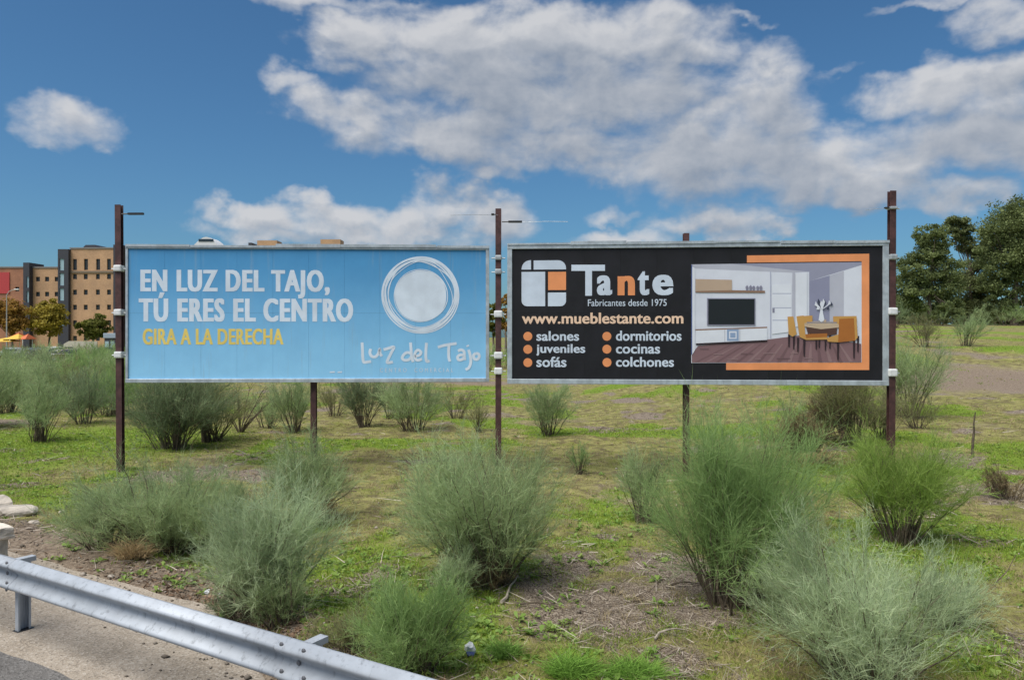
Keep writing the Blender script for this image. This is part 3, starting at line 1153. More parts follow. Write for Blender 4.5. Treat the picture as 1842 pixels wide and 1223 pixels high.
bm = bmesh.new()
lay = [0]


def pic(key, pts):
    lay[0] += 1
    poly(bm, [c4(*p) for p in pts], INK - 0.0008 - 0.00025 * lay[0], pnames.index(key))


def prect(key, x0, x1, y0, y1):
    pic(key, [(x0, y0), (x1, y0), (x1, y1), (x0, y1)])


pic('wall', [(72, 458), (1030, 445), (1030, 1008), (72, 1012)])
pic('ceil', [(300, 455), (1030, 445), (1030, 462), (735, 552), (735, 500)])
pic('wall2', [(72, 458), (300, 455), (735, 500), (640, 505), (72, 480)])
pic('side', [(735, 552), (850, 520), (850, 780), (735, 800)])
pic('wall2', [(850, 520), (930, 495), (930, 780), (850, 790)])
pic('floor', [(75, 1010), (75, 962), (110, 915), (500, 880), (735, 850), (1028, 905), (1028, 1007)])
for i in range(16):
    x = 90 + i * 58
    pic('floor2' if i % 2 else 'floor3', [(x, 1007), (x + 22, 1007), (300 + i * 40 + 8, 905), (300 + i * 40, 905)])
for i in range(9):
    prect('floor2' if i % 3 else 'floor3', 120 + i * 70 + (i * 37) % 30, 170 + i * 70 + (i * 53) % 40, 930 + (i * 29) % 60, 936 + (i * 29) % 60)
pic('edge', [(72, 460), (77, 460), (77, 965), (72, 965)])
pic('white', [(77, 470), (92, 480), (92, 940), (77, 965)])
pic('line', [(516, 500), (520, 500), (520, 870), (516, 875)])
pic('white', [(525, 570), (636, 566), (636, 836), (525, 850)])
for yy in (620, 700, 770):
    prect('line', 528, 634, yy, yy + 4)
pic('wall2', [(640, 505), (655, 505), (655, 840), (640, 845)])
pic('white', [(657, 506), (722, 503), (722, 800), (657, 810)])
prect('grey', 528, 540, 705, 730)
pic('wood', [(95, 540), (300, 545), (300, 608), (95, 614)])
pic('wood2', [(95, 608), (300, 603), (486, 606), (486, 618), (95, 616)])
for x in (380, 400, 418, 440, 458):
    pic('grey' if x % 3 else 'wood2', [(x, 606), (x - 4, 585), (x + 6, 572 + x % 7), (x + 14, 588), (x + 10, 606)])
prect('grey', 160, 432, 648, 801)
prect('tv', 167, 427, 653, 796)
pic('leg', [(98, 900), (498, 880), (498, 892), (98, 912)])
pic('white', [(96, 828), (498, 815), (498, 882), (96, 902)])
pic('wood2', [(94, 822), (300, 816), (498, 808), (498, 816), (94, 830)])
prect('wall2', 258, 262, 825, 893)
prect('blue', 272, 338, 822, 888)
prect('white', 284, 326, 834, 876)
prect('blue', 290, 320, 842, 870)
prect('wall2', 342, 346, 822, 889)
# dining group
pic('leg', [(730, 800), (890, 800), (880, 850), (740, 850)])
for (x, y0, y1) in ((615, 850, 920), (642, 860, 935), (665, 870, 950), (768, 850, 935), (785, 850, 925), (820, 840, 940), (845, 850, 930), (700, 880, 975), (890, 895, 995), (980, 880, 985), (1002, 860, 950)):
    pic('leg', [(x, y0), (x + 13, y0), (x + 9, y1), (x + 2, y1)])
pic('chair', [(612, 752), (645, 750), (664, 850), (640, 864), (618, 850)])
pic('chair', [(694, 748), (752, 745), (752, 790), (700, 795)])
pic('chair', [(868, 750), (1000, 748), (1004, 870), (990, 880), (870, 790)])
pic('tdark', [(715, 800), (892, 800), (888, 850), (830, 860), (725, 845)])
pic('table', [(700, 790), (760, 778), (860, 780), (905, 796), (800, 806)])
pic('table', [(700, 792), (800, 806), (905, 797), (903, 812), (800, 822), (702, 806)])
pic('chair', [(662, 750), (702, 745), (712, 850), (835, 848), (835, 880), (716, 882), (680, 866)])
pic('chair2', [(712, 850), (835, 845), (835, 866), (716, 872)])
pic('chair', [(832, 872), (900, 850), (900, 895), (838, 892)])
pic('chair2', [(902, 764), (985, 760), (992, 886), (896, 896)])
pic('chair', [(985, 760), (1000, 765), (1006, 868), (992, 886)])
prect('grey', 720, 890, 782, 787)
pic('white', [(786, 772), (792, 735), (798, 708), (808, 708), (812, 735), (820, 772), (803, 782)])
for i, (x, y) in enumerate(((770, 665), (785, 650), (800, 660), (820, 655), (845, 660), (858, 668), (780, 690), (838, 690), (812, 650))):
    pic('leaf' if i % 2 else 'white', [(803, 712), (x - 6, y + 22), (x, y), (x + 10, y + 18), (808, 712)])
pic('wood', [(815, 770), (830, 768), (828, 784), (817, 784)])
obj('printed_picture', bm, pmats, root2)


# ------------------------------------------------------------------ billboard posts
def h_post(px, depth, y_top, label, half=0.064, clamps=(), arms=(), cat='post', rot=0.0, lean=0.0):
    X = (px - CX) / F * depth
    gz = float(H(X, depth))
    top = CAMZ - (y_top - HY) / F * depth - gz
    root = empty('billboard_post', (X, depth, gz), rot, label, cat, 'steel posts carrying the billboards')
    root.rotation_euler = (0, lean, rot)
    w, tf = half, 0.011
    for s in (-1, 1):
        bm = bmesh.new()
        y0 = s * w
        box(bm, -w, w, min(y0, y0 - s * tf), max(y0, y0 - s * tf), -0.35, top)
        obj('flange', bm, M['rust'], root)
    bm = bmesh.new()
    box(bm, -0.006, 0.006, -w + tf, w - tf, -0.35, top - 0.002)
    obj('web', bm, M['rust'], root)
    for (yy, kind, hw, hh) in clamps:
        z = CAMZ - (yy - HY) / F * depth - gz
        bm = bmesh.new()
        box(bm, -hw, hw, -w - 0.05, w + 0.02, z - hh, z + hh)
        bevel_all(bm, min(hh, 0.05) * 0.6, 2)
        c = obj('clamp', bm, M['clamp'] if kind == 'w' else M['greyclamp'], root)
        bm = bmesh.new()
        tube(bm, [(-hw - 0.075, -0.02, z - 0.01), (hw + 0.075, -0.02, z - 0.01)], [0.014, 0.014], 6)
        obj('clamp_rod', bm, M['greyclamp'], c)
    for (yy, x0, x1, r, r2) in arms:
        z = CAMZ - (yy - HY) / F * depth - gz
        xa, xb = (x0 - px) / F * depth, (x1 - px) / F * depth
        bm = bmesh.new()
        xm = xa + (xb - xa) * 0.32
        tube(bm, [(xa, -0.06, z), (xm, -0.08, z)], [r * 0.7, r * 0.7], 6)
        box(bm, min(xm, xb), max(xm, xb), -0.115, -0.045, z - r, z + r)
        obj('lamp_arm' if r > 0.012 else 'wire_stub', bm, M['black'], root)
    return root


h_post(217, 17.02, 369, 'dark red steel post at the blue board\'s free end', clamps=((483, 'w', .085, .07), (562, 'w', .085, .07), (638, 'w', .085, .07)),
       arms=((386, 224, 264, .022, 0),), lean=math.radians(-0.35))
h_post(564.5, 17.30, 452, 'dark red steel leg under the middle of the blue board', half=0.06)
h_post(896.5, 17.18, 376, 'dark red steel post in the gap between both billboards', clamps=((464, 'g', .075, .055), (489, 'g', .075, .06), (565, 'w', .095, .075), (639, 'w', .095, .075), (667, 'w', .09, .075)),
       arms=((400, 903, 939, .020, 0), (387, 891, 884, .02, 0)))
h_post(1234, 16.82, 420, 'dark red steel leg poking above the middle of the black board', half=0.06)
h_post(1602, 16.28, 344, 'dark red steel post at the black board\'s free end', clamps=((375, 'g', .075, .03), (463, 'g', .08, .06), (560, 'w', .09, .075), (670, 'w', .09, .08)),
       arms=((375, 1596, 1586, .012, 0),), lean=math.radians(0.25))

for pa, pb, lab in (((896, 387, 17.1), (810, 387.5, 17.05), 'thin slack wire running from the gap post over the blue board'),
                    ((939, 400, 17.06), (1022, 399, 16.9), 'thin stiff wire reaching from the gap post over the black board'),
                    ((1600, 375, 16.2), (1556, 378, 16.4), 'thin short wire at the black board\'s free-end post')):
    bm = bmesh.new()
    q = [((p[0] - CX) / F * p[2], p[2], CAMZ - (p[1] - HY) / F * p[2]) for p in (pa, pb)]
    mid = ((q[0][0] + q[1][0]) / 2, (q[0][1] + q[1][1]) / 2, (q[0][2] + q[1][2]) / 2 + 0.012)
    tube(bm, [q[0], mid, q[1]], [0.0045] * 3, 5)
    tag(obj('wire', bm, M['greyclamp']), lab, 'wire')


# ------------------------------------------------------------------ guardrail
def guardrail():
    root = empty('guardrail', (RO[0], RO[1], 0.0), math.atan2(RU[1], RU[0]),
                 'galvanised steel guardrail with a ribbed beam along the road shoulder', 'guardrail')
    # local x along the rail, +y towards the field. profile (y, z), road side is -y
    prof = [(0.004, 0.742), (0.0, 0.752), (-0.010, 0.750), (-0.045, 0.732), (-0.074, 0.712), (-0.083, 0.698), (-0.083, 0.686), (-0.074, 0.672),
            (-0.035, 0.640), (-0.008, 0.618), (0.0, 0.606), (0.0, 0.584), (-0.008, 0.572), (-0.035, 0.550), (-0.074, 0.518), (-0.083, 0.504),
            (-0.083, 0.492), (-0.074, 0.478), (-0.045, 0.458), (-0.010, 0.440), (0.0, 0.438), (0.004, 0.448)]
    th = 0.004

    def beam(x0, x1, off):
        bm = bmesh.new()
        A = [[bm.verts.new((x, p[0] + off, p[1])) for p in prof] for x in (x0, x1)]
        Bk = [[bm.verts.new((x, p[0] + off + th, p[1] - (th if 1 < i < 8 else 0) * 0.5)) for i, p in enumerate(prof)] for x in (x0, x1)]
        n = len(prof)
        for i in range(n - 1):
            bm.faces.new((A[0][i], A[0][i + 1], A[1][i + 1], A[1][i]))
            bm.faces.new((Bk[0][i + 1], Bk[0][i], Bk[1][i], Bk[1][i + 1]))
        for k in (0, 1):
            for i in range(n - 1):
                bm.faces.new((A[k][i], Bk[k][i], Bk[k][i + 1], A[k][i + 1]))
        bm.faces.new((A[0][0], A[1][0], Bk[1][0], Bk[0][0]))
        bm.faces.new((A[0][-1], Bk[0][-1], Bk[1][-1], A[1][-1]))
        for f in bm.faces:
            f.smooth = True
        bmesh.ops.recalc_face_normals(bm, faces=bm.faces)
        return bm
    posts = [0.10 + 4.0 * k for k in range(-5, 4)]
    for k, px in enumerate(posts[:-1]):
        bo = obj('beam', beam(px - 0.16, px + 4.0 + 0.16, 0.0 if k % 2 else -0.0055), M['galv'], root)
    bolt_me = None
    for k, px in enumerate(posts):
        # C-section post
        bm = bmesh.new()
        y0, y1, h = 0.075, 0.195, 0.66
        box(bm, px - 0.030, px - 0.025, y0, y1, -0.6, h)
        box(bm, px - 0.025, px + 0.030, y0, y0 + 0.005, -0.6, h)
        box(bm, px - 0.025, px + 0.030, y1 - 0.005, y1, -0.6, h)
        box(bm, px + 0.025, px + 0.030, y0 + 0.005, y0 + 0.02, -0.6, h)
        box(bm, px + 0.025, px + 0.030, y1 - 0.02, y1 - 0.005, -0.6, h)
        po = obj('post', bm, M['galv'], root)
        bm = bmesh.new()
        box(bm, px - 0.04, px + 0.04, 0.006, 0.24, 0.706, 0.711)
        box(bm, px - 0.04, px - 0.036, 0.006, 0.24, 0.665, 0.706)
        box(bm, px + 0.036, px + 0.04, 0.006, 0.24, 0.665, 0.706)
        obj('spacer_bracket', bm, M['galv'], root)
        if k in (4, 5, 6):
            bm = bmesh.new()
            box(bm, px - 0.05, px + 0.055, 0.055, 0.215, -0.004, 0.003)
            bmesh.ops.subdivide_edges(bm, edges=list(bm.edges), cuts=2)
            obj('base_joint', bm, M['black'], po)
        if bolt_me is None:
            bm = bmesh.new()
            bmesh.ops.create_uvsphere(bm, u_segments=8, v_segments=5, radius=0.019)
            for v in bm.verts:
                v.co.y *= 0.55
            bolt_me = bpy.data.meshes.new('bolt')
            bm.to_mesh(bolt_me)
            bm.free()
            bolt_me.materials.append(mat('bolt_steel', (0.16, 0.16, 0.17), 0.5, 0.6))
        for dx, yy, zz in ((-0.11, -0.062, 0.722), (0.11, -0.062, 0.722), (-0.11, -0.062, 0.532), (0.11, -0.062, 0.532), (-0.11, -0.066, 0.470), (0.11, -0.066, 0.470), (0.0, -0.004, 0.595)):
            b = bpy.data.objects.new('bolt', bolt_me)
            link(b, root)
            b.location = (px + dx, yy - 0.007, zz)


guardrail()


# ------------------------------------------------------------------ shrubs
PAL = {   # dark tone, light tone, fraction of dead twigs
    'grey': ((0.135, 0.168, 0.092), (0.270, 0.315, 0.195), 0.07),
    'green': ((0.110, 0.165, 0.065), (0.225, 0.295, 0.140), 0.03),
    'silver': ((0.175, 0.215, 0.140), (0.355, 0.395, 0.295), 0.05),
    'lime': ((0.135, 0.190, 0.050), (0.265, 0.330, 0.105), 0.03),
    'dark': ((0.085, 0.110, 0.068), (0.185, 0.220, 0.150), 0.10),
    'olive': ((0.130, 0.130, 0.068), (0.240, 0.235, 0.130), 0.35),
    'brown': ((0.060, 0.042, 0.028), (0.165, 0.120, 0.080), 1.0),
    'straw': ((0.240, 0.180, 0.095), (0.420, 0.340, 0.210), 1.0),
}


def shrub(name, px, py, wpx, top, style, label, seed, group=None, lean=(0, 0), fill=1.0, arch=0.55, bare=0.25, cat='shrub', stems=1.1, pos=None, yoff=0.0, lobes=0):
    """a broom shrub: woody stems from one stool, arching, split into ever finer green twigs"""
    rng = np.random.default_rng(seed)
    X, D, Z = pos if pos else ground_px(px, py)
    D0 = D
    h = max(0.2, (py - top) / F * D) * (1.10 if wpx > 140 else 1.04)
    Rr = wpx / F * D / 2
    area = wpx * max(20, (py - top))
    if style in ('brown', 'straw'):
        fill *= 2.4
    ntw = int(np.clip(area * 0.34 * fill, 500, 26000))
    M_ = int(np.clip(18 + ntw / 130, 14, 110))
    K_ = int(np.clip(ntw ** 0.5 / 10, 4, 12))
    J_ = max(3, int(ntw / (M_ * K_)))
    lo, hi, deadf = PAL[style]
    lo, hi = np.array(lo) * np.array([1.45, 1.55, 1.22]), np.array(hi) * np.array([1.74, 1.84, 1.48])
    # main stems, shared out over a few uneven lobes
    nl = lobes if lobes else (1 if wpx < 70 else 3 if wpx < 180 else 5)
    la = rng.uniform(0, 2 * np.pi) + np.arange(nl) * 2.4
    lo_r = 0.0 if nl == 1 else 1.0
    lc = np.stack([np.cos(la), np.sin(la)], 1) * (lo_r * Rr * rng.uniform(0.30, 0.55, nl))[:, None]
    lr = Rr * (rng.uniform(0.45, 0.70, nl) if nl > 1 else np.ones(1))
    lh = rng.uniform(0.70, 0.98, nl) if nl > 1 else np.ones(1)
    lh[0] = 1.0
    ltone = rng.uniform(-0.30, 0.30, nl)
    llean = rng.normal(0, 0.10, (nl, 2))
    lb = rng.integers(0, nl, M_)
    az = rng.uniform(0, 2 * np.pi, M_)
    rho = np.sqrt(rng.random(M_))
    rr = rho * lr[lb] * (1 + 0.2 * np.sin(az * 3 + seed)) * rng.uniform(0.70, 1.10, M_)
    tz = h * lh[lb] * (1 - arch * rho ** 2) * rng.uniform(0.60, 1.0, M_)
    base = np.stack([np.cos(az) * rr * 0.14 + lc[lb, 0] * 0.35, np.sin(az) * rr * 0.14 + lc[lb, 1] * 0.35, np.full(M_, -0.04)], 1) + rng.normal(0, 0.03, (M_, 3)) * np.array([1, 1, 0.1])
    tip = np.stack([np.cos(az) * rr + lc[lb, 0] + (lean[0] + llean[lb, 0]) * tz, np.sin(az) * rr + lc[lb, 1] + (lean[1] + llean[lb, 1]) * tz, tz], 1)
    ctl = base * 0.62 + tip * 0.38
    ctl[:, 2] = tz * rng.uniform(0.48, 0.72, M_)

    def bez(i, t):
        t = t[:, None]
        p = base[i] * (1 - t) ** 2 + 2 * ctl[i] * t * (1 - t) + tip[i] * t * t
        d = 2 * (ctl[i] - base[i]) * (1 - t) + 2 * (tip[i] - ctl[i]) * t
        return p, unit(d)
    # branches
    nS = M_ * K_
    mi = np.repeat(np.arange(M_), K_)
    t = bare + (1 - bare) * rng.random(nS) ** 0.85
    sp, sd = bez(mi, t)
    up = np.array([0, 0, 1.0])
    sd = unit(sd + rng.normal(0, 0.54, (nS, 3)) + up * 0.22)
    sl = h * rng.uniform(0.16, 0.36, nS) * (1.15 - 0.45 * t)
    scv = rng.normal(0, 0.12, (nS, 3)) + np.stack([sp[:, 0], sp[:, 1], 0 * sl], 1) / max(Rr, .1) * 0.10
    # twigs
    nT = nS * J_
    si = np.repeat(np.arange(nS), J_)
    tt = rng.random(nT)[:, None] ** 0.8
    tp = sp[si] + sd[si] * (sl[si, None] * tt) + scv[si] * (sl[si, None] * tt ** 2)
    td = unit(sd[si] + rng.normal(0, 0.60, (nT, 3)) + up * 0.28)
    tl = np.clip(h * rng.uniform(0.045, 0.15, nT), 0.04, 0.34)
    tcv = rng.normal(0, 0.20, (nT, 3)) - up * 0.05
    wbase = 0.0034 * (D0 / 9) ** 0.75
    tone = vnoise(tp[:, 0] + seed, tp[:, 2] * 1.0 + tp[:, 1], 0.35 * max(h, .6), seed)[:, None] * 0.6 + rng.random((nT, 1)) * 0.5 + ltone[lb[mi[si]]][:, None]
    col = lo + (hi - lo) * np.clip(tone, 0, 1.4)
    dead = rng.random(nT) < (deadf if deadf < 1 else 0)
    col[dead] = np.array([0.16, 0.125, 0.085]) + rng.random((dead.sum(), 1)) * np.array([0.14, 0.12, 0.09])
    parts = [ribbons(tp, td, tl, tcv, np.full(nT, wbase) * rng.uniform(0.7, 1.3, nT), col, rng)]
    # long soft wisps that carry the outline outwards
    nW = M_ * 9
    wi = np.repeat(np.arange(M_), 9)
    wp, wd = bez(wi, rng.uniform(0.55, 1.0, nW))
    wd = unit(wd + rng.normal(0, 0.30, (nW, 3)) + up * 0.35)
    wl = h * rng.uniform(0.12, 0.34, nW)
    wc = lo + (hi - lo) * np.clip(0.5 + 0.6 * rng.random((nW, 1)) + ltone[lb[wi]][:, None], 0, 1.4)
    parts.append(ribbons(wp, wd, wl, rng.normal(0, 0.13, (nW, 3)), np.full(nW, wbase * 0.8), wc, rng))
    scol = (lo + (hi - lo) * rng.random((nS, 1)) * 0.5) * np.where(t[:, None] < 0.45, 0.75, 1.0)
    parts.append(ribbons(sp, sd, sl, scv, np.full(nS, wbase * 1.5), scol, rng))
    v, l, c, tn = merge(parts)
    keep_low = v[:, 2] < 0.005
    v[keep_low, 2] = 0.005
    root = empty(name, (X, D + yoff, Z), 0.0, label, cat, group)
    fo = obj('foliage', np_mesh('foliage', v, l, c, tn), M['dead'] if deadf >= 1 else M['foliage'], root)
    fo['kind'] = 'stuff'
    # woody stems
    bm = bmesh.new()
    ns = min(M_, int((16 + ntw / 350) * stems))
    r0 = 0.0085 * (0.6 + 0.4 * h)
    ts = np.array([0.0, 0.25, 0.5, 0.75, 1.0])
    for k in range(ns):
        p, _ = bez(np.full(5, k), ts * 0.92)
        p = p + rng.normal(0, 0.012 * h, (5, 3)) * np.array([1, 1, 0.3])
        s = rng.uniform(0.7, 1.5)
        tube(bm, [Vector(q) for q in p], [r0 * s * q for q in (1.0, 0.8, 0.6, 0.4, 0.22)], 4, False)
    so = obj('stems', bm, M['bark'], root)
    so['kind'] = 'stuff'
    return root


SHRUBS = [
    # px, py, width, top, style, label, keywords
    (868, 1050, 330, 772, 'grey', 'broad feathery grey-green broom shrub before the post in the billboard gap', dict(lean=(-0.10, 0), fill=1.15, bare=.2)),
    (1318, 1088, 310, 738, 'green', 'tallest green broom shrub, covering the foot of the black board\'s middle leg', dict(lean=(0.04, 0), fill=1.05, arch=.5)),
    (1565, 1235, 430, 955, 'silver', 'silvery sprawling broom shrub beside the tallest green broom', dict(fill=1.0, arch=.6, bare=.12)),
    (1622, 978, 205, 772, 'lime', 'yellow-green broom shrub with bare lower stems, before the black board\'s end post', dict(bare=.42, arch=.45)),
    (1157, 940, 105, 798, 'grey', 'small broom shrub with a bare dark twiggy base between two large brooms', dict(bare=.4, stems=3.0, fill=.8)),
    (310, 996, 350, 815, 'grey', 'wide dense broom shrub before the blue board, behind a straw grass tuft', dict(fill=1.2, bare=.15)),
    (475, 1110, 255, 858, 'silver', 'pale grey broom shrub growing in front of the wide dense one', dict(fill=1.15, bare=.18, arch=.5)),
    (553, 935, 185, 785, 'grey', 'grey broom shrub hiding the foot of the blue board\'s middle leg', dict(fill=1.1)),
    (190, 985, 200, 850, 'grey', 'low pale broom shrub at the foot of the blue board\'s end post', dict(fill=.8)),
    (745, 1212, 235, 1022, 'green', 'low spreading green broom shrub just behind the guardrail', dict(fill=1.0, arch=.7)),
    (505, 1125, 150, 1010, 'grey', 'low grey broom shrub beside the guardrail\'s bracket', dict(fill=.8)),
    (820, 1075, 90, 960, 'silver', 'pale drooping side shoot clump at the broad feathery shrub', dict(fill=1.0)),
    (405, 1010, 150, 868, 'grey', 'grey broom shrub filling the space between the wide dense and pale grey brooms', dict()),
    (620, 1175, 150, 1085, 'olive', 'low olive shrub spreading over the soil beside the guardrail bracket', dict(fill=.8, arch=.7)),
    (425, 1120, 120, 1040, 'dark', 'low dark shrub at the pale grey broom\'s foot by the rail', dict(fill=.8)),
    (1420, 1130, 150, 985, 'silver', 'silvery arching side clump between the tallest broom and the sprawling one', dict(fill=.8)),
    (1700, 1130, 140, 985, 'silver', 'silvery side clump at the outer edge of the sprawling broom', dict(fill=.8)),
    (1452, 1000, 70, 905, 'olive', 'small olive shrub squeezed behind the silvery sprawling broom', dict(fill=.8)),
    (72, 795, 135, 672, 'grey', 'grey shrub with bare splayed stems on the bright green grass', dict(bare=.5, stems=2.5, fill=.8)),
    (150, 762, 125, 655, 'dark', 'dark rounded shrub standing on the bright green grass', dict(fill=1.2)),
    (310, 806, 225, 645, 'dark', 'big dark shrub behind the blue board\'s lower edge', dict(fill=1.3, bare=.15)),
    (378, 794, 125, 636, 'olive', 'brownish half-dead shrub touching the big dark shrub', dict(stems=2.0)),
    (530, 778, 105, 668, 'grey', 'pale shrub beside the blue board\'s middle leg', dict(fill=1.1)),
    (655, 768, 115, 650, 'dark', 'dark upright shrub under the blue board\'s lower edge', dict()),
    (745, 774, 165, 664, 'grey', 'wide grey shrub under the scribbled ring of the blue board', dict()),
    (860, 776, 45, 705, 'olive', 'thin olive shrub near the gap post', dict(fill=.7)),
    (984, 782, 105, 664, 'grey', 'upright grey shrub under the black board\'s logo', dict()),
    (1043, 853, 48, 790, 'green', 'tiny green shrub on open grass under the black board', dict(fill=.7)),
    (1440, 810, 150, 738, 'brown', 'dead brown brushwood heap under the black board', dict(fill=1.0, stems=2.0, arch=.7)),
    (1425, 800, 70, 700, 'grey', 'thin grey shrub growing through the dead brushwood', dict(fill=.5)),
    (1530, 802, 165, 630, 'olive', 'olive shrub with dark crooked stems beside the black board\'s end post', dict(stems=2.2, bare=.4, fill=.8)),
    (1632, 752, 135, 585, 'grey', 'tall pale shrub rising behind the black board\'s end post', dict(fill=.75, arch=.4)),
    (480, 770, 110, 690, 'grey', 'low grey shrub beside the leafless shrub', dict()),
    (600, 748, 90, 672, 'olive', 'olive shrub behind the blue board\'s middle leg', dict()),
    (700, 752, 80, 672, 'dark', 'dark low shrub between the two wide shrubs under the blue board', dict()),
    (820, 752, 90, 680, 'olive', 'thin brownish shrub under the handwritten name of the blue board', dict(fill=.7)),
    (1480, 790, 120, 690, 'brown', 'brown dead twiggy shrub behind the brushwood heap', dict(fill=.6, arch=.5)),
    (1585, 790, 110, 690, 'olive', 'olive twiggy shrub at the foot of the black board\'s end post', dict()),
    (1650, 770, 90, 690, 'olive', 'brownish shrub right of the black board\'s end post', dict(fill=.8)),
    (1625, 690, 55, 632, 'green', 'small green shrub behind the black board\'s end post', dict(fill=.8)),
    (1665, 624, 100, 560, 'olive', 'brownish low shrub on the bank below the tall trees', dict()),
    (1738, 622, 88, 552, 'grey', 'round grey-green shrub on the bank below the tall trees', dict(fill=1.2)),
    (1640, 584, 55, 542, 'grey', 'pale shrub at the edge of the tall trees', dict()),
    (1808, 586, 85, 546, 'grey', 'wide pale shrub beneath the largest tree', dict()),
    (1770, 584, 55, 552, 'green', 'green shrub beneath the tall trees', dict()),
    (1612, 590, 60, 540, 'dark', 'dark shrub under the small dark pine', dict(fill=1.3)),
    (1690, 586, 75, 546, 'grey', 'pale shrub in front of the stepped pine\'s trunk', dict(fill=1.2)),
    (1730, 582, 60, 548, 'dark', 'dark shrub in front of the loose pine\'s trunk', dict(fill=1.3)),
    (1842, 586, 70, 545, 'green', 'green shrub at the far side of the largest tree', dict(fill=1.2)),
    (600, 882, 75, 852, 'brown', 'low dead brown tussock on the grass beside the grey shrub', dict(fill=1.0, arch=.75)),
    (572, 945, 70, 880, 'brown', 'dead dark twigs at the grey shrub\'s foot', dict(fill=.5, stems=2)),
    (1812, 900, 105, 838, 'brown', 'dead brown twig heap on the grass near the lone stick', dict(fill=.7, arch=.75)),
    (1480, 830, 120, 800, 'straw', 'flattened pale dead stems behind the yellow-green broom', dict(fill=.45, arch=.8)),
    (880, 1058, 110, 985, 'brown', 'dead brown twigs round the broad feathery shrub\'s foot', dict(fill=.4, stems=2, arch=.6)),
    (1480, 990, 70, 965, 'brown', 'low dead tussock between the yellow-green and the tallest broom', dict(fill=.6, arch=.75)),
]
for i, (px, py, w, tp, st, lab, kw) in enumerate(SHRUBS):
    shrub('broom_shrub' if st not in ('brown', 'straw') else 'dead_shrub', px, py, w, tp, st, lab, 100 + i, cat='shrub' if st not in ('brown', 'straw') else 'dead shrub', **kw)

# the far field on the left: shrubs that only their place tells apart
far = [(18, 742), (-40, 770), (-10, 700), (45, 705), (100, 700), (150, 690), (190, 700), (205, 725), (230, 690), (60, 672), (20, 668), (120, 664), (170, 668), (200, 660),
       (-30, 660), (85, 655), (150, 650), (40, 648), (185, 645), (230, 650), (5, 645), (110, 645), (270, 655), (330, 660), (420, 670), (505, 668), (600, 675), (690, 672), (790, 668), (895, 660), (880, 668), (908, 664), (850, 655), (730, 655),
       (10, 655), (70, 660), (130, 676), (175, 680), (205, 676), (35, 684), (85, 690), (5, 720), (110, 730), (195, 748), (160, 720), (60, 735), (140, 642), (65, 643), (205, 642)]
for i, (px, py) in enumerate(far):
    rs = random.Random(i * 7 + 1)
    X, D, Z = ground_px(px, py)
    wm, hm = rs.uniform(2.4, 3.8), rs.uniform(1.7, 2.6)
    st = rs.choice(['grey', 'grey', 'green', 'dark', 'green', 'olive'])
    look = {'grey': 'grey-green', 'green': 'fresh green', 'dark': 'dark green', 'olive': 'half-dead brownish'}[st]
    shrub('broom_shrub', px, py, wm * F / D, py - hm * F / D, st,
          look + ' wild shrub in the rough field ' + ('before the parked cars' if px < 225 else 'behind the billboards'), 500 + i, look + ' wild shrubs in the far field', fill=1.3)


# straw tuft, sticks and litter on the ground
def straw_tuft(px, py, r, h, label, colr, n, seed, up=1.0):
    rng = np.random.default_rng(seed)
    X, D, Z = ground_px(px, py)
    az = rng.uniform(0, 2 * np.pi, n)
    t = rng.uniform(0.1, 0.9, n)
    d = unit(np.stack([np.cos(az) * t, np.sin(az) * t, np.full(n, up)], 1))
    q = rng.uniform(0, 2 * np.pi, n)
    s = np.stack([np.cos(q) * r * 0.75 * rng.random(n) ** 0.6, np.sin(q) * r * 0.5 * rng.random(n) ** 0.6, np.zeros(n) - 0.01], 1)
    L = rng.uniform(0.35, 1.15, n) ** 1.3 * h * (1 - 0.5 * np.hypot(s[:, 0], s[:, 1]) / r)
    cur = np.stack([np.cos(az) * 0.8 * r / h, np.sin(az) * 0.8 * r / h, -rng.uniform(0.3, 0.85, n)], 1) * rng.uniform(.3, 1, (n, 1))
    col = np.array([colr]) * rng.uniform(0.55, 1.35, (n, 1))
    v, l, c, tn = ribbons(s, d, L, cur, np.full(n, 0.0065), col, rng)
    v[:, 2] = np.maximum(v[:, 2], 0.004)
    o = obj('grass_tuft', np_mesh('grass_tuft', v, l, c, tn), M['grass'])
    o.location = (X, D, Z)
    return tag(o, label, 'grass tuft')


straw_tuft(238, 1004, 0.28, 0.48, 'drooping tan dry grass tuft at the foot of the wide dense shrub', (0.52, 0.39, 0.22), 1100, 3)
straw_tuft(265, 985, 0.20, 0.42, 'brown dry grass tuft behind the tan drooping one', (0.24, 0.165, 0.095), 450, 4)
straw_tuft(1030, 1215, 0.30, 0.34, 'bright green fine grass tuft beside another near the crumpled cup', (0.20, 0.36, 0.06), 1300, 5)
straw_tuft(1140, 1220, 0.34, 0.32, 'bright green fine grass tuft below the stick litter', (0.20, 0.36, 0.06), 1300, 6)
straw_tuft(905, 1180, 0.20, 0.26, 'mid green grass tuft beside the crumpled cup', (0.16, 0.29, 0.055), 900, 7)
straw_tuft(1490, 950, 0.16, 0.22, 'yellowish grass tuft left of the yellow-green broom', (0.30, 0.29, 0.075), 500, 8)
straw_tuft(160, 940, 0.24, 0.30, 'green grass tuft at the edge of the eroded soil', (0.115, 0.18, 0.035), 700, 9)


def stick(name, pts, r0, label, col='bark'):
    bm = bmesh.new()
    P = [Vector((x, y, z)) for x, y, z in pts]
    n = len(P)
    tube(bm, P, [r0 * (1 - 0.65 * i / (n - 1)) for i in range(n)], 6)
    tag(obj(name, bm, M[col]), label, 'stick')


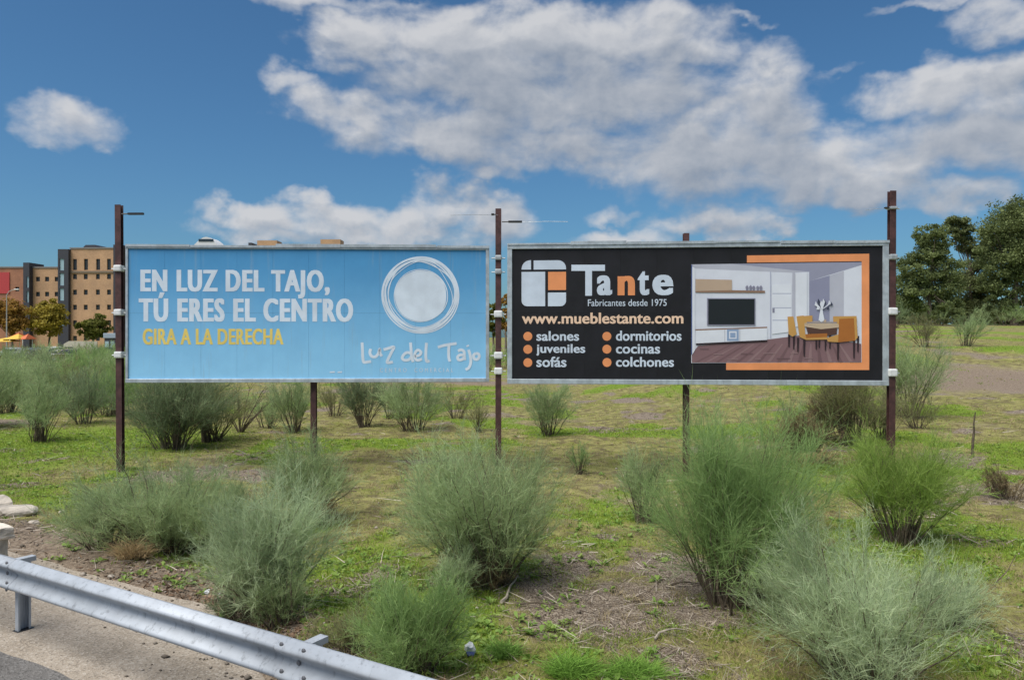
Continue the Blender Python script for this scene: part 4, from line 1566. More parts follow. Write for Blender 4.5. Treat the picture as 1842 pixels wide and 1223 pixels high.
M['palewood'] = mat('pale_dead_wood', (0.36, 0.31, 0.25), 0.9, var=0.3, scale=12)
x, d, z = ground_px(1750, 822)
stick('standing_stick', [(x - .02, d, z - .2), (x + .0, d, z + .35), (x + .03, d, z + .62), (x + .02, d, z + .80), (x + .06, d, z + 1.06)], 0.035, 'lone dark upright stick standing in open grass', 'bark')


def lying(px0, py0, px1, py1, r, label, col='palewood', lift=0.03, arch=0.05):
    a, b = ground_px(px0, py0), ground_px(px1, py1)
    pts = []
    rr = random.Random(int(px0 * 3 + py0))
    for k in range(6):
        t = k / 5
        X_, Y_ = a[0] + (b[0] - a[0]) * t + rr.uniform(-.02, .02), a[1] + (b[1] - a[1]) * t + rr.uniform(-.02, .02)
        pts.append((X_, Y_, float(H(X_, Y_)) + lift + arch * math.sin(math.pi * t)))
    stick('fallen_stick', pts, r, label, col)


lying(903, 1090, 932, 1042, 0.020, 'pale stick propped at the broad feathery shrub\'s foot', lift=.04, arch=0.0)
lying(1175, 1152, 1240, 1138, 0.014, 'short pale stick on the twig litter below the tallest broom', lift=.012)
lying(1035, 1145, 1095, 1130, 0.010, 'thin pale stick beside the leafy weeds', lift=.012)
lying(1205, 1055, 1262, 1055, 0.014, 'straight brown stick near the tallest broom\'s foot', 'bark', .012)
lying(1690, 920, 1722, 930, 0.018, 'pale bent stick right of the yellow-green broom', lift=.02)
lying(930, 1090, 1010, 1098, 0.012, 'long grey stick across the bare soil by the broad feathery shrub', 'bark', .012)
lying(540, 1098, 556, 1120, 0.012, 'white peeled stick lying behind the guardrail bracket', lift=.03)
x, d, z = ground_px(1785, 1050)
stick('arching_branch', [(x, d, z - .03), (x + .10, d, z + .06), (x + .22, d + .05, z + .14), (x + .34, d + .08, z + .32)], 0.010, 'thin arching branch rooted right of the silvery broom', 'bark')

# leafless shrub behind the blue board
X, D, Z = ground_px(432, 778)
rootb = empty('bare_shrub', (X, D, Z), 0, 'leafless shrub with thin forked branches under the blue board', 'shrub')
rb = random.Random(9)
for k in range(13):
    bm = bmesh.new()
    a = rb.uniform(-0.9, 1.2)
    ln = rb.uniform(0.8, 1.75)
    dx, dy = math.sin(a) * 0.75, rb.uniform(-.35, .35)
    pts = [Vector((dx * .04, dy * .04, -0.05))]
    for t in (0.3, 0.6, 0.85, 1.0):
        pts.append(Vector((dx * ln * t ** 1.15 + rb.uniform(-.03, .03), dy * ln * t, ln * t * math.cos(a * .75) + rb.uniform(-.02, .02))))
    tube(bm, pts, [.022, .017, .012, .008, .004], 5)
    for j in range(7):
        i = rb.choice((1, 2, 3))
        p = pts[i].lerp(pts[i + 1], rb.random())
        q = p + Vector((dx * .25 + rb.uniform(-.2, .2), rb.uniform(-.15, .15), rb.uniform(.12, .34)))
        m_ = p.lerp(q, .5) + Vector((rb.uniform(-.03, .03), 0, .02))
        tube(bm, [p, m_, q], [.008, .006, .003], 4)
    obj('branch', bm, M['bark'], rootb)


def crumpled(px, py, r, label, name, cat, cols, seed, squash=0.75):
    rng = np.random.default_rng(seed)
    X, D, Z = ground_px(px, py)
    bm = bmesh.new()
    bmesh.ops.create_icosphere(bm, subdivisions=2, radius=r)
    for v in bm.verts:
        k = 1 + rng.normal(0, 0.16)
        v.co = Vector((v.co.x * k, v.co.y * k, v.co.z * k * squash))
    for f in bm.faces:
        f.material_index = 0 if (f.calc_center_median().z > -0.15 * r or len(cols) == 1) else 1
    o = obj(name, bm, cols)
    o.location = (X, D, Z + r * squash * 0.75)
    tag(o, label, cat)


WP = mat('white_litter', (0.68, 0.69, 0.72), 0.6, var=0.1)
BP = mat('blue_litter', (0.12, 0.15, 0.42), 0.5)
crumpled(845, 1180, 0.05, 'crumpled white and blue cup lying under the low green shrub', 'crumpled_cup', 'litter', [WP, BP], 1, 1.5)
crumpled(374, 1068, 0.035, 'crumpled white paper ball beside the paved shoulder edge', 'crumpled_paper', 'litter', [WP], 2)
crumpled(397, 1071, 0.022, 'small white paper scrap beside the paper ball', 'paper_scrap', 'litter', [WP], 3, .4)
crumpled(328, 1026, 0.03, 'flat pinkish scrap on the leaf litter', 'paper_scrap', 'litter', [mat('pink_litter', (.5, .38, .33), .7)], 4, .3)


# rocks and concrete at the left edge of the frame
M['concrete'] = mat('weathered_concrete', (0.46, 0.43, 0.38), 0.9, var=0.3, scale=6, bump=0.5, bscale=25, streak=0.5)
M['rock'] = mat('pale_rock', (0.40, 0.355, 0.30), 0.9, var=0.35, scale=4, bump=0.5, bscale=14)


def rock(px, py, sx, sy, sz, label, seed, rz=0.0, m='rock'):
    rng = np.random.default_rng(seed)
    X, D, Z = ground_px(px, py)
    bm = bmesh.new()
    bmesh.ops.create_icosphere(bm, subdivisions=3, radius=1.0)
    planes = [(unit(rng.normal(size=3)[None])[0], rng.uniform(0.55, 0.85)) for _ in range(9)]
    for v in bm.verts:
        p = np.array(v.co)
        for nrm, dd in planes:
            k = p @ nrm
            if k > dd:
                p = p - nrm * (k - dd)
        p = p * (1 + rng.normal(0, 0.015))
        v.co = Vector((p[0] * sx, p[1] * sy, p[2] * sz))
    o = obj('rock', bm, M[m])
    o.location = (X, D, Z + sz * 0.25)
    o.rotation_euler = (0, 0, rz)
    tag(o, label, 'rock')


rock(22, 925, 0.42, 0.30, 0.14, 'large pale flat rock slab on the eroded soil behind the concrete block', 1, .3)
rock(-15, 915, 0.5, 0.3, 0.20, 'pale rock at the frame-side end of the rock slab', 2)
rock(62, 942, 0.10, 0.07, 0.05, 'small pale stone on the eroded soil beside the rock slab', 3)
rock(110, 922, 0.06, 0.05, 0.04, 'tiny whitish stone at the grass edge of the eroded soil', 4)
rock(200, 1040, 0.05, 0.04, 0.035, 'tiny brown stone in the leaf litter by the shoulder', 5)

bx_, by_ = -6.35, 9.35
cb = empty('concrete_marker', (bx_, by_, 0), math.atan2(RU[1], RU[0]), 'weathered concrete block with a chipped cap behind the guardrail', 'concrete block')
bm = bmesh.new()
box(bm, -0.55, 0.17, -0.20, 0.20, -0.25, 0.46)
bmesh.ops.subdivide_edges(bm, edges=list(bm.edges), cuts=4, use_grid_fill=True)
rr = random.Random(2)
for v in bm.verts:
    v.co += Vector((rr.uniform(-.008, .008), rr.uniform(-.008, .008), rr.uniform(-.008, .008)))
obj('body', bm, M['concrete'], cb)
bm = bmesh.new()
box(bm, -0.60, 0.215, -0.245, 0.245, 0.462, 0.60)
bmesh.ops.subdivide_edges(bm, edges=list(bm.edges), cuts=5, use_grid_fill=True)
for v in bm.verts:
    e = max(abs(v.co.y) / 0.245, 0)
    v.co += Vector((rr.uniform(-.012, .012), rr.uniform(-.012, .012), rr.uniform(-.014, .006) * (1.5 if e > .9 else .5)))
obj('cap', bm, mat('pale_concrete', (0.60, 0.54, 0.46), 0.9, var=0.25, scale=8, bump=0.5, bscale=30), cb)


# ------------------------------------------------------------------ trees
def tree(name, X, D, height, crowns, label, seed, cols, leaf=0.22, per=230, trunk_r=0.22, cat='tree', group=None, z=None, fork=0.35, crad=0.36):
    """tapered trunk and limbs, a crown of leaf clumps; crowns = ellipsoids (dx, dy, z, rx, ry, rz, clumps)"""
    rng = np.random.default_rng(seed)
    Z = float(H(X, D)) if z is None else z
    root = empty(name, (X, D, Z), 0, label, cat, group)
    bm = bmesh.new()
    tops, V, C = [], [], []
    for (dx, dy, cz, rx, ry, rz, k) in crowns:
        p = unit(rng.normal(size=(k, 3))) * (rng.random((k, 1)) ** 0.42)
        c = p * np.array([rx, ry, rz]) + np.array([dx, dy, cz])
        for q in c:
            rad = rng.uniform(0.5, 1.2) * crad * min(rx, rz)
            nl = int(per * rng.uniform(0.6, 1.3))
            o = unit(rng.normal(size=(nl, 3))) * (rng.random((nl, 1)) ** 0.5) * rad * np.array([1.25, 1.25, 0.8])
            ctr = q + o
            n = unit(rng.normal(size=(nl, 3)) + np.array([0, 0, 0.6]))
            a = unit(np.cross(n, rng.normal(size=(nl, 3))))
            b = np.cross(n, a)
            sz = leaf * rng.uniform(0.6, 1.3, (nl, 1))
            quad = np.stack([ctr - a * sz, ctr + b * sz * 0.55, ctr + a * sz, ctr - b * sz * 0.55], 1)
            V.append(quad.reshape(-1, 3))
            base = np.array(cols[0]) + (np.array(cols[1]) - np.array(cols[0])) * (0.45 * rng.random((nl, 1)) + 0.55 * rng.random())
            C.append(np.repeat(base, 4, 0))
        tops.append(c[rng.permutation(k)[:max(3, k // 5)]])
    tp = np.array(crowns)[:, :3].mean(0)
    fz = height * fork
    trunk = [Vector((0, 0, -0.2)), Vector((tp[0] * .05, 0, fz * .5)), Vector((tp[0] * .15, tp[1] * .1, fz)), Vector((tp[0] * .6, tp[1] * .5, (fz + tp[2]) / 2)), Vector((tp[0], tp[1], max(tp[2], fz + .5) + height * .15))]
    tube(bm, trunk, [trunk_r * 1.3, trunk_r, trunk_r * .8, trunk_r * .5, trunk_r * .15], 8)
    for c in np.concatenate(tops):
        t = rng.uniform(0.45, 0.95)
        s = trunk[2].lerp(trunk[4], max(0, t - 0.4))
        e = Vector(c)
        m_ = s.lerp(e, 0.5) + Vector((0, 0, -0.06 * (e - s).length))
        tube(bm, [s, m_, e], [trunk_r * .30, trunk_r * .18, trunk_r * .06], 5, False)
    obj('trunk', bm, M['trunk'], root)
    V, C = np.concatenate(V), np.concatenate(C)
    n = len(V) // 4
    co = obj('crown', np_mesh('crown', V, np.arange(4 * n), np.full(n, 4), C), M['leaf'], root)
    co['kind'] = 'stuff'
    return root


def tree_px(name, px, ytop, ybase, D, crowns_px, label, seed, cols, **kw):
    """crowns given as pixel ellipses (cx, cy, rx, ry, clumps) at distance D"""
    X = (px - CX) / F * D
    zb = CAMZ - (ybase - HY) / F * D
    s = D / F
    z = float(H(X, D))
    cr = [((cx - px) * s, R.uniform(-.25, .25) * rx * s, CAMZ - (cy - HY) * s - z, rx * s, rx * s * 0.85, ry * s, k) for cx, cy, rx, ry, k in crowns_px]
    return tree(name, X, D, CAMZ - (ytop - HY) * s - z, cr, label, seed, cols, z=z, **kw)


DG = ((0.100, 0.130, 0.050), (0.240, 0.285, 0.110))
PG = ((0.104, 0.128, 0.054), (0.245, 0.280, 0.120))
TK = dict(leaf=.13, per=170, crad=.34)
tree_px('pine_tree', 1672, 395, 582, 82, [(1648, 485, 36, 46, 46), (1682, 440, 32, 44, 46), (1700, 505, 42, 52, 56), (1640, 535, 30, 36, 30), (1690, 555, 40, 26, 30)],
        'dark green pine with a stepped crown next to the black board\'s end post', 1, DG, fork=.28, **TK)
tree_px('pine_tree', 1745, 392, 582, 88, [(1736, 425, 22, 34, 26), (1720, 410, 20, 22, 16), (1765, 450, 36, 46, 50), (1750, 520, 40, 50, 52), (1770, 500, 30, 50, 26)],
        'loose pine with sky gaps between the stepped pine and the largest tree', 2, PG, fork=.3, **TK)
tree_px('pine_tree', 1825, 355, 580, 84, [(1820, 415, 54, 52, 90), (1850, 385, 40, 32, 44), (1800, 475, 46, 54, 60), (1860, 480, 50, 64, 56), (1790, 530, 30, 38, 26), (1850, 545, 40, 30, 24)],
        'largest tree with a broad dark crown on the bank', 3, DG, trunk_r=.32, fork=.28, **TK)
tree_px('pine_tree', 1900, 380, 580, 92, [(1900, 440, 60, 60, 70), (1910, 520, 55, 50, 40)], 'dark pine behind the largest tree', 4, DG, fork=.3, **TK)
tree_px('pine_tree', 1612, 500, 580, 96, [(1612, 535, 26, 34, 26), (1635, 560, 30, 26, 24)], 'small dark pine behind the black board\'s end post', 5, PG, fork=.2, **TK)
tree_px('pine_tree', 1700, 500, 580, 104, [(1680, 555, 46, 30, 40), (1740, 558, 44, 28, 36)], 'low dark pine screening the foot of the stepped pine', 6, PG, fork=.15, **TK)
tree_px('pine_tree', 1810, 510, 580, 108, [(1800, 558, 46, 28, 36), (1850, 560, 44, 28, 30)], 'low dark pine screening the foot of the largest tree', 7, PG, fork=.15, **TK)

tree_px('thicket', 1660, 545, 582, 98, [(1630, 570, 34, 18, 40), (1680, 570, 40, 18, 46), (1730, 570, 36, 18, 40)], 'low dense thicket at the foot of the stepped and loose pines', 8, PG, fork=.1, cat='thicket', **TK)
tree_px('thicket', 1820, 545, 582, 99, [(1785, 570, 34, 18, 40), (1835, 570, 40, 18, 46), (1890, 570, 40, 18, 40)], 'low dense thicket at the foot of the largest tree', 9, PG, fork=.1, cat='thicket', **TK)

OR = ((0.22, 0.12, 0.028), (0.46, 0.28, 0.07))
YE = ((0.22, 0.18, 0.03), (0.50, 0.40, 0.07))
GY = ((0.07, 0.09, 0.018), (0.20, 0.20, 0.04))
tree_px('autumn_tree', 22, 530, 628, 135, [(10, 568, 32, 34, 40), (34, 580, 22, 26, 24)], 'russet autumn tree before the red brick building', 11, OR, leaf=.28, per=110, fork=.2)
tree_px('autumn_tree', -30, 530, 628, 140, [(-30, 565, 30, 32, 22)], 'russet autumn tree beyond the street lamp', 12, OR, leaf=.28, per=110, fork=.2)
tree_px('autumn_tree', 88, 538, 628, 140, [(84, 574, 32, 32, 44), (100, 562, 22, 24, 22)], 'golden autumn tree before the pale brick wing', 13, YE, leaf=.28, per=120, fork=.2)
tree_px('autumn_tree', 168, 568, 628, 140, [(160, 592, 20, 20, 22), (178, 590, 20, 22, 22)], 'small green-yellow tree before the tall brick block', 14, GY, leaf=.26, per=110, fork=.25)
tree_px('autumn_tree', 888, 528, 628, 120, [(886, 568, 18, 36, 20)], 'olive autumn tree seen through the billboard gap', 15, GY, leaf=.26, per=120, fork=.2)
tree_px('autumn_tree', 910, 525, 628, 124, [(909, 565, 18, 36, 22)], 'orange autumn tree seen through the billboard gap', 16, OR, leaf=.26, per=120, fork=.2)



# ------------------------------------------------------------------ far buildings
def wall_with_openings(bm, x0, x1, z0, z1, y, openings, depth=0.35):
    """front wall with real window openings and reveals"""
    xs = sorted({x0, x1, *[o[0] for o in openings], *[o[1] for o in openings]})
    zs = sorted({z0, z1, *[o[2] for o in openings], *[o[3] for o in openings]})
    for i in range(len(xs) - 1):
        for j in range(len(zs) - 1):
            cx_, cz_ = (xs[i] + xs[i + 1]) / 2, (zs[j] + zs[j + 1]) / 2
            if any(o[0] < cx_ < o[1] and o[2] < cz_ < o[3] for o in openings):
                continue
            bm.faces.new([bm.verts.new(p) for p in ((xs[i], y, zs[j]), (xs[i + 1], y, zs[j]), (xs[i + 1], y, zs[j + 1]), (xs[i], y, zs[j + 1]))])
    for a, b, c, d in openings:
        y2 = y + depth
        for q in (((a, y, c), (b, y, c), (b, y2, c), (a, y2, c)), ((a, y2, d), (b, y2, d), (b, y, d), (a, y, d)),
                  ((a, y, c), (a, y2, c), (a, y2, d), (a, y, d)), ((b, y2, c), (b, y, c), (b, y, d), (b, y2, d))):
            bm.faces.new([bm.verts.new(p) for p in q])


def brick_mat(name, a, b):
    m = bpy.data.materials.new(name)
    m.use_nodes = True
    t = m.node_tree
    T = NT(t)
    bs = t.nodes['Principled BSDF']
    bs.inputs['Roughness'].default_value = 0.9
    tc = T.n('ShaderNodeTexCoord')
    mp = T.n('ShaderNodeMapping')
    mp.inputs['Rotation'].default_value = (math.radians(90), 0, 0)
    t.links.new(tc.outputs['Object'], mp.inputs[0])
    br = T.n('ShaderNodeTexBrick')
    t.links.new(mp.outputs[0], br.inputs[0])
    br.inputs['Color1'].default_value = (*a, 1)
    br.inputs['Color2'].default_value = (*b, 1)
    br.inputs['Mortar'].default_value = (*[x * 0.8 for x in a], 1)
    br.inputs['Scale'].default_value = 2.0
    n = T.noise(tc.outputs['Object'], 0.35, 5, 0.6)
    t.links.new(T.mulc(br.outputs[0], T.mix(T.step(n.outputs[0], .3, .7), (.85, .85, .87, 1), (1.08, 1.06, 1.03, 1))), bs.inputs['Base Color'])
    return m


M['tanbrick'] = brick_mat('tan_brick', (0.50, 0.305, 0.175), (0.58, 0.37, 0.22))
M['redbrick'] = brick_mat('red_brick', (0.36, 0.165, 0.10), (0.42, 0.205, 0.125))
M['slate'] = mat('dark_cladding', (0.045, 0.047, 0.060), 0.6, var=0.2)
M['glass'] = mat('window_glass', (0.025, 0.032, 0.040), 0.12, spec=0.6)
M['paleglass'] = mat('stairwell_glass', (0.36, 0.50, 0.56), 0.2)
M['winframe'] = mat('window_frame', (0.07, 0.065, 0.065), 0.6)
M['roof'] = mat('roof_grey', (0.22, 0.21, 0.20), 0.9)
M['redpanel'] = mat('red_cladding', (0.46, 0.05, 0.055), 0.6, var=0.1)
M['band'] = mat('stone_band', (0.20, 0.155, 0.11), 0.8)
BD = 160.0
S = BD / F


def bxz(px, py):
    return (px - CX) * S, CAMZ - (py - HY) * S


def building(name, px0, px1, ytop, label, material, wins, deep=14.0, y=BD, ang=0.0, extra=None):
    X0, zt = bxz(px0, ytop)
    X1 = bxz(px1, 0)[0]
    W = X1 - X0
    root = empty(name, (X0, y, 0.0), ang, label, 'building')
    ops = []
    for (a, b, t, bt) in wins:
        ops.append((bxz(a, 0)[0] - X0, bxz(b, 0)[0] - X0, bxz(0, bt)[1], bxz(0, t)[1]))
    bm = bmesh.new()
    wall_with_openings(bm, 0, W, -1.0, zt, 0.0, ops)
    for q in (((0, deep, -1), (0, 0, -1), (0, 0, zt), (0, deep, zt)), ((W, 0, -1), (W, deep, -1), (W, deep, zt), (W, 0, zt)), ((W, deep, -1), (0, deep, -1), (0, deep, zt), (W, deep, zt))):
        bm.faces.new([bm.verts.new(p) for p in q])
    obj('wall', bm, material, root)
    bm = bmesh.new()
    box(bm, -0.15, W + 0.15, -0.15, deep + 0.15, zt + 0.003, zt + 0.28)
    obj('roof', bm, M['roof'] if extra is None else extra, root)
    for (a, b, c, d) in ops:
        bm = bmesh.new()
        f = 0.09
        box(bm, a, b, 0.20, 0.26, c, c + f)
        box(bm, a, b, 0.20, 0.26, d - f, d)
        box(bm, a, a + f, 0.20, 0.26, c + f, d - f)
        box(bm, b - f, b, 0.20, 0.26, c + f, d - f)
        box(bm, (a + b) / 2 - .03, (a + b) / 2 + .03, 0.205, 0.255, c + f, d - f)
        w_ = obj('window', bm, M['winframe'], root)
        bm = bmesh.new()
        box(bm, a + .02, b - .02, 0.27, 0.30, c + .02, d - .02)
        obj('pane', bm, M['glass'], w_)
    return root, W, zt


wt = [(c - 3.6, c + 3.6, 466, 486) for c in (135, 155.5, 178, 198)] + \
     [(c - 3.6, c + 3.6, y - 4.8, y + 4.4) for y in (498, 526, 553, 581) for c in (135, 155, 177.5, 198)] + \
     [(c - 3.6, c + 3.6, 604, 613) for c in (135, 155, 177.5, 198)]
tb, tw, tz_ = building('brick_building', 127, 207, 448, 'tall tan brick apartment block with small square windows', M['tanbrick'], wt, ang=math.radians(-3))
bm = bmesh.new()
zc = bxz(0, 489.5)[1]
box(bm, -0.1, tw + 0.1, -0.18, -0.002, zc - .2, zc + .2)
obj('stone_band', bm, M['band'], tb)
bm = bmesh.new()
v = box(bm, bxz(140, 0)[0] - bxz(127, 0)[0], bxz(170, 0)[0] - bxz(127, 0)[0], 1.5, 6, tz_ + .283, tz_ + 1.0)
for q in v[4:]:
    q.co.x = q.co.x * 0.6 + 1.35
obj('roof_hatch', bm, M['slate'], tb)


def tower(px0, px1, ytop, label, panes, y):
    X0, zt = bxz(px0, ytop)
    W = bxz(px1, 0)[0] - X0
    root = empty('stair_tower', (X0, y, 0), 0, label, 'stair tower')
    ops = [(bxz(a, 0)[0] - X0, bxz(b, 0)[0] - X0, bxz(0, bt)[1], bxz(0, t)[1]) for a, b, t, bt in panes]
    bm = bmesh.new()
    wall_with_openings(bm, 0, W, -1, zt, 0, ops, 0.25)
    for q in (((0, 5, -1), (0, 0, -1), (0, 0, zt), (0, 5, zt)), ((W, 0, -1), (W, 5, -1), (W, 5, zt), (W, 0, zt)), ((0, 0, zt), (W, 0, zt), (W, 5, zt), (0, 5, zt)), ((W, 5, -1), (0, 5, -1), (0, 5, zt), (W, 5, zt))):
        bm.faces.new([bm.verts.new(p) for p in q])
    obj('cladding', bm, M['slate'], root)
    for a, b, c, d in ops:
        bm = bmesh.new()
        box(bm, a, b, 0.18, 0.24, c, d)
        obj('glass_panel', bm, M['paleglass'], root)


tower(108, 127, 449, 'dark stair tower with pale glass strips left of the tall block', [(111, 119, 466, 487), (111, 119, 492, 514), (111, 119, 519, 541), (111, 119, 574, 586)], BD - 0.8)
tower(46, 57, 473, 'dark narrow stair tower between the red and pale brick walls', [(52, 56, 498, 518), (52, 56, 524, 544)], BD - 0.8)
tower(207.3, 222, 441, 'dark stair tower beside the blue board\'s end post', [(211, 217, 470, 490), (211, 217, 497, 520), (211, 217, 526, 548)], BD - 0.8)
ww = [(c - 3.6, c + 3.6, y - 4.2, y + 4) for y in (502, 529, 556, 583) for c in (66, 82.5, 100)]
building('brick_building', 57, 108, 482, 'lower tan brick wing with rows of small square windows', M['tanbrick'], ww, y=BD + .4)
rw = [(c - 3.6, c + 3.6, y - 4, y + 4) for y in (520, 550) for c in (-60, -40, 30)]
rb_, rw_, rz_ = building('brick_building', -90, 46, 482, 'red brick building with a bright red panel on its wall', M['redbrick'], rw, y=BD + .2)
bm = bmesh.new()
xa = bxz(-12, 0)[0] - bxz(-90, 0)[0]
xb = bxz(16.5, 0)[0] - bxz(-90, 0)[0]
box(bm, xa, xb, -0.15, -0.004, bxz(0, 528)[1], bxz(0, 490)[1])
obj('red_panel', bm, M['redpanel'], rb_)
hw = [(c - 3.6, c + 3.6, y - 4.5, y + 4.5) for y in (470, 498, 526, 553, 581) for c in range(240, 660, 22)]
hb, hwid, hz = building('brick_building', 222, 660, 447, 'long tan brick block whose roof huts peek over the blue board', M['tanbrick'], hw, y=BD + 1)
for (a, b, t, mk, nm) in ((458, 494, 431, 'tanbrick', 'roof_hut'), (573, 609, 429, 'tanbrick', 'roof_hut'), (442, 448, 435, 'slate', 'roof_vent')):
    bm = bmesh.new()
    box(bm, bxz(a, 0)[0] - bxz(222, 0)[0], bxz(b, 0)[0] - bxz(222, 0)[0], 0.6, 4.0, hz + .283, bxz(0, t)[1])
    obj(nm, bm, M[mk], hb)
# white canopy roof with a dark ridge light
bm = bmesh.new()
x0_, x1_ = bxz(335, 0)[0] - bxz(222, 0)[0], bxz(392, 0)[0] - bxz(222, 0)[0]
zt_ = bxz(0, 424)[1]
prev = None
N_ = 12
for i in range(N_ + 1):
    t = i / N_
    xx = x0_ + (x1_ - x0_) * t
    zz = hz + .3 + (zt_ - hz - .3) * math.sin(math.pi * t) ** 1.3
    cur = [bm.verts.new((xx, 1.0, hz + .286)), bm.verts.new((xx, 1.0, zz)), bm.verts.new((xx, 6.0, zz)), bm.verts.new((xx, 6.0, hz + .286))]
    if prev:
        for k in range(3):
            bm.faces.new((prev[k], cur[k], cur[k + 1], prev[k + 1]))
    prev = cur
obj('white_canopy_roof', bm, mat('white_roof', (0.7, 0.71, 0.72), .6), hb)
bm = bmesh.new()
xm = (x0_ + x1_) / 2
box(bm, xm - 1.5, xm + 1.6, 0.9, 0.995, zt_ - .95, zt_ - .45)
obj('canopy_window', bm, M['glass'], hb)


# street lamp, car park
def ramp_px(px, d):
    return (px - CX) / F * d


lx = ramp_px(12, 128)
lamp = empty('street_lamp', (lx, 128, 0), 0, 'pale street lamp with a curved arm before the red brick building', 'street lamp')
bm = bmesh.new()
tube(bm, [(0, 0, -.1), (0, 0, 5), (0, 0, 9.6), (.3, 0, 10.2), (.9, 0, 10.5), (1.4, 0, 10.6)], [.11, .09, .07, .06, .05, .045], 8)
obj('pole', bm, mat('lamp_pole_paint', (.42, .43, .43), .5, .3), lamp)
bm = bmesh.new()
box(bm, 1.25, 2.05, -.16, .16, 10.52, 10.70)
bevel_all(bm, .05)
obj('lamp_head', bm, M['clamp'], lamp)


def car(px, d, label, paint, rz=0.0, kind='car', L=4.2, group='cars parked beyond the field'):
    X = ramp_px(px, d)
    root = empty('parked_car' if kind == 'car' else 'delivery_van', (X, d, float(H(X, d))), rz, label, 'car' if kind == 'car' else 'van', group)
    pm = mat('car_paint', paint, .35, 0.0, spec=.6)
    w = 0.86 if kind == 'car' else 0.98
    if kind == 'car':
        low = [(-L / 2, .35), (-L / 2 + .05, .72), (-L / 2 + .3, .86), (L * .18, .92), (L / 2 - .25, .80), (L / 2, .62), (L / 2, .32)]
        cab = [(-L * .44, .86), (-L * .33, 1.36), (-L * .10, 1.46), (L * .08, 1.40), (L * .22, .92)]
    else:
        low = [(-L / 2, .35), (-L / 2, 1.15), (L / 2 - .9, 1.15), (L / 2 - .1, 1.0), (L / 2, .8), (L / 2, .35)]
        cab = [(-L / 2, 1.15), (-L / 2 + .04, 2.25), (L * .22, 2.3), (L * .34, 1.9), (L / 2 - .75, 1.15)]

    def prism(pts, hw, hw2):
        bm = bmesh.new()
        top = max(p[1] for p in pts)
        bot = min(p[1] for p in pts)
        f = lambda z: hw + (hw2 - hw) * (z - bot) / (top - bot)
        A = [bm.verts.new((x, -f(z), z)) for x, z in pts]
        Bb = [bm.verts.new((x, f(z), z)) for x, z in pts]
        bm.faces.new(A)
        bm.faces.new(Bb[::-1])
        n = len(pts)
        for i in range(n):
            bm.faces.new((A[i], Bb[i], Bb[(i + 1) % n], A[(i + 1) % n]))
        bmesh.ops.recalc_face_normals(bm, faces=bm.faces)
        return bm
    b1 = prism(low, w, w)
    bevel_all(b1, .05)
    obj('body', b1, pm, root)
    b2 = prism(cab, w - .03, w - .2)
    obj('cabin', b2, pm, root)
    wz0, wz1 = (0.95, 1.34) if kind == 'car' else (1.30, 1.85)
    xs_ = ((-L * .33, -L * .08), (-L * .05, L * .13)) if kind == 'car' else ((L * .12, L * .30),)
    for s in (-1, 1):
        for a, b in xs_:
            bm = bmesh.new()
            k0, k1 = (w - .045, w - .185)
            v = [bm.verts.new(p) for p in ((a - .12, s * (k0 + .012), wz0), (b + .12, s * (k0 + .012), wz0), (b - .05, s * (k1 + .012), wz1), (a + .08, s * (k1 + .012), wz1))]
            bm.faces.new(v)
            obj('side_window', bm, M['glass'], root)
    bm = bmesh.new()
    (xa, za), (xb, zb) = cab[-2], cab[-1]
    q = [bm.verts.new(p) for p in ((xb + .012 - .02, -w + .12, zb + .05), (xb + .012 - .02, w - .12, zb + .05), (xa + .03, w - .27, za - .03), (xa + .03, -w + .27, za - .03))]
    bm.faces.new(q)
    obj('windscreen', bm, M['glass'], root)
    for sx in (-L * .31, L * .31):
        for s in (-1, 1):
            bm = bmesh.new()
            bmesh.ops.create_cone(bm, segments=16, radius1=.32, radius2=.32, depth=.2, cap_ends=True, matrix=Matrix.Translation((sx, s * (w - .09), .32)) @ Matrix.Rotation(math.pi / 2, 4, 'X'))
            tyre = obj('wheel', bm, M['black'], root)
            bm = bmesh.new()
            bmesh.ops.create_cone(bm, segments=12, radius1=.19, radius2=.17, depth=.22, cap_ends=True, matrix=Matrix.Translation((sx, s * (w - .09), .32)) @ Matrix.Rotation(math.pi / 2, 4, 'X'))
            obj('rim', bm, M['greyclamp'], tyre)
    for s in (-1, 1):
        bm = bmesh.new()
        box(bm, L / 2 - .10, L / 2 + .012, s * (w - .22) - .14, s * (w - .22) + .14, .62, .74)
        obj('headlight', bm, M['clamp'], root)
    if kind != 'car':
        bm = bmesh.new()
        box(bm, -L * .36, -L * .12, -w - .004, -w + .02, 1.0, 1.5)
        obj('red_marking', bm, M['redpanel'], root)
    return root


van = car(140, 112, 'beige box van parked beyond the field shrubs', (.60, .54, .43), math.radians(205), 'van', 5.0, None)
car(76, 116, 'dark green car parked left of the white car', (.012, .03, .028), math.radians(8))
car(101, 118, 'white car parked between the dark green car and the beige van', (.6, .6, .6), math.radians(4))
car(58, 104, 'slate blue car parked before the dark green car', (.10, .12, .17), math.radians(180))
car(20, 108, 'silver car parked under the yellow canopy', (.40, .42, .45), math.radians(176))
car(198, 112, 'dark blue car parked beside the blue kiosk', (.02, .03, .07), math.radians(20))
car(84, 96, 'grey car parked nearest to the field shrubs', (.13, .13, .14), math.radians(2))
car(124, 94, 'charcoal car parked before the beige van', (.06, .06, .07), math.radians(183))

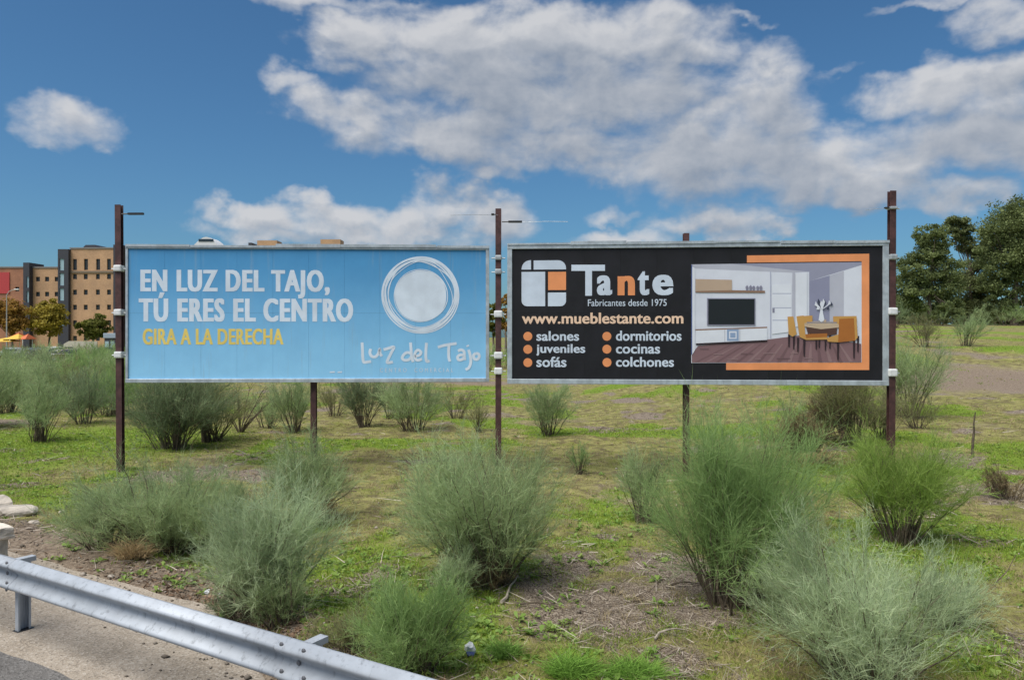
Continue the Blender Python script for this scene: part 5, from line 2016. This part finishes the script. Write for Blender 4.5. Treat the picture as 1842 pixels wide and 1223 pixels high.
# yellow and orange fabric canopy
X = ramp_px(22, 122)
cn = empty('canopy', (X, 122, 0), 0, 'yellow and orange peaked fabric canopy by the parked cars', 'canopy')
cm = {'y': mat('yellow_fabric', (.62, .40, .05), .7, var=.1), 'o': mat('orange_fabric', (.58, .14, .05), .7, var=.1), 'w': M['clamp']}
for (a, b, z0_, z1_, mk, dy) in ((-22, 30, 2.0, 2.7, 'y', 0), (12, 42, 2.4, 3.3, 'y', .3), (16, 27, 2.8, 3.5, 'o', 1.6), (34, 50, 2.4, 3.3, 'o', .9)):
    bm = bmesh.new()
    xa, xb = (a - 22) * 122 / F, (b - 22) * 122 / F
    xm = xa * .35 + xb * .65
    ap = bm.verts.new((xm, dy, z1_))
    cs = [bm.verts.new(p) for p in ((xa, dy - 1.5, z0_), (xb, dy - 1.5, z0_ + .1), (xb, dy + 1.5, z0_ + .1), (xa, dy + 1.5, z0_))]
    for i in range(4):
        bm.faces.new((cs[i], cs[(i + 1) % 4], ap))
    bm.faces.new(cs[::-1])
    obj('fabric_roof', bm, cm[mk], cn)
for xx in (-3.7, -1.5, .4, 2.4):
    for yy in (-1.2, 1.2):
        bm = bmesh.new()
        tube(bm, [(xx, yy, -.1), (xx, yy, 2.4)], [.05, .05], 6)
        obj('canopy_leg', bm, M['clamp'], cn)
# blue kiosk
X = ramp_px(202, 126)
ks = empty('kiosk', (X, 126, 0), 0, 'small kiosk with a pale blue roof band before the tall brick block', 'kiosk')
bm = bmesh.new()
box(bm, -.9, .9, -.7, .7, -.05, 2.6)
obj('booth', bm, M['slate'], ks)
bm = bmesh.new()
box(bm, -1.05, 1.05, -.85, .85, 2.603, 3.4)
bevel_all(bm, .05)
obj('roof_band', bm, mat('pale_blue_band', (.30, .37, .45), .6), ks)
for a in (-.8, .1):
    bm = bmesh.new()
    box(bm, a, a + .6, -.73, -.703, 1.0, 2.1)
    obj('kiosk_window', bm, M['paleglass'], ks)

SC.cycles.max_bounces = 4
SC.cycles.diffuse_bounces = 3
SC.cycles.transparent_max_bounces = 6
SC.cycles.use_denoising = True
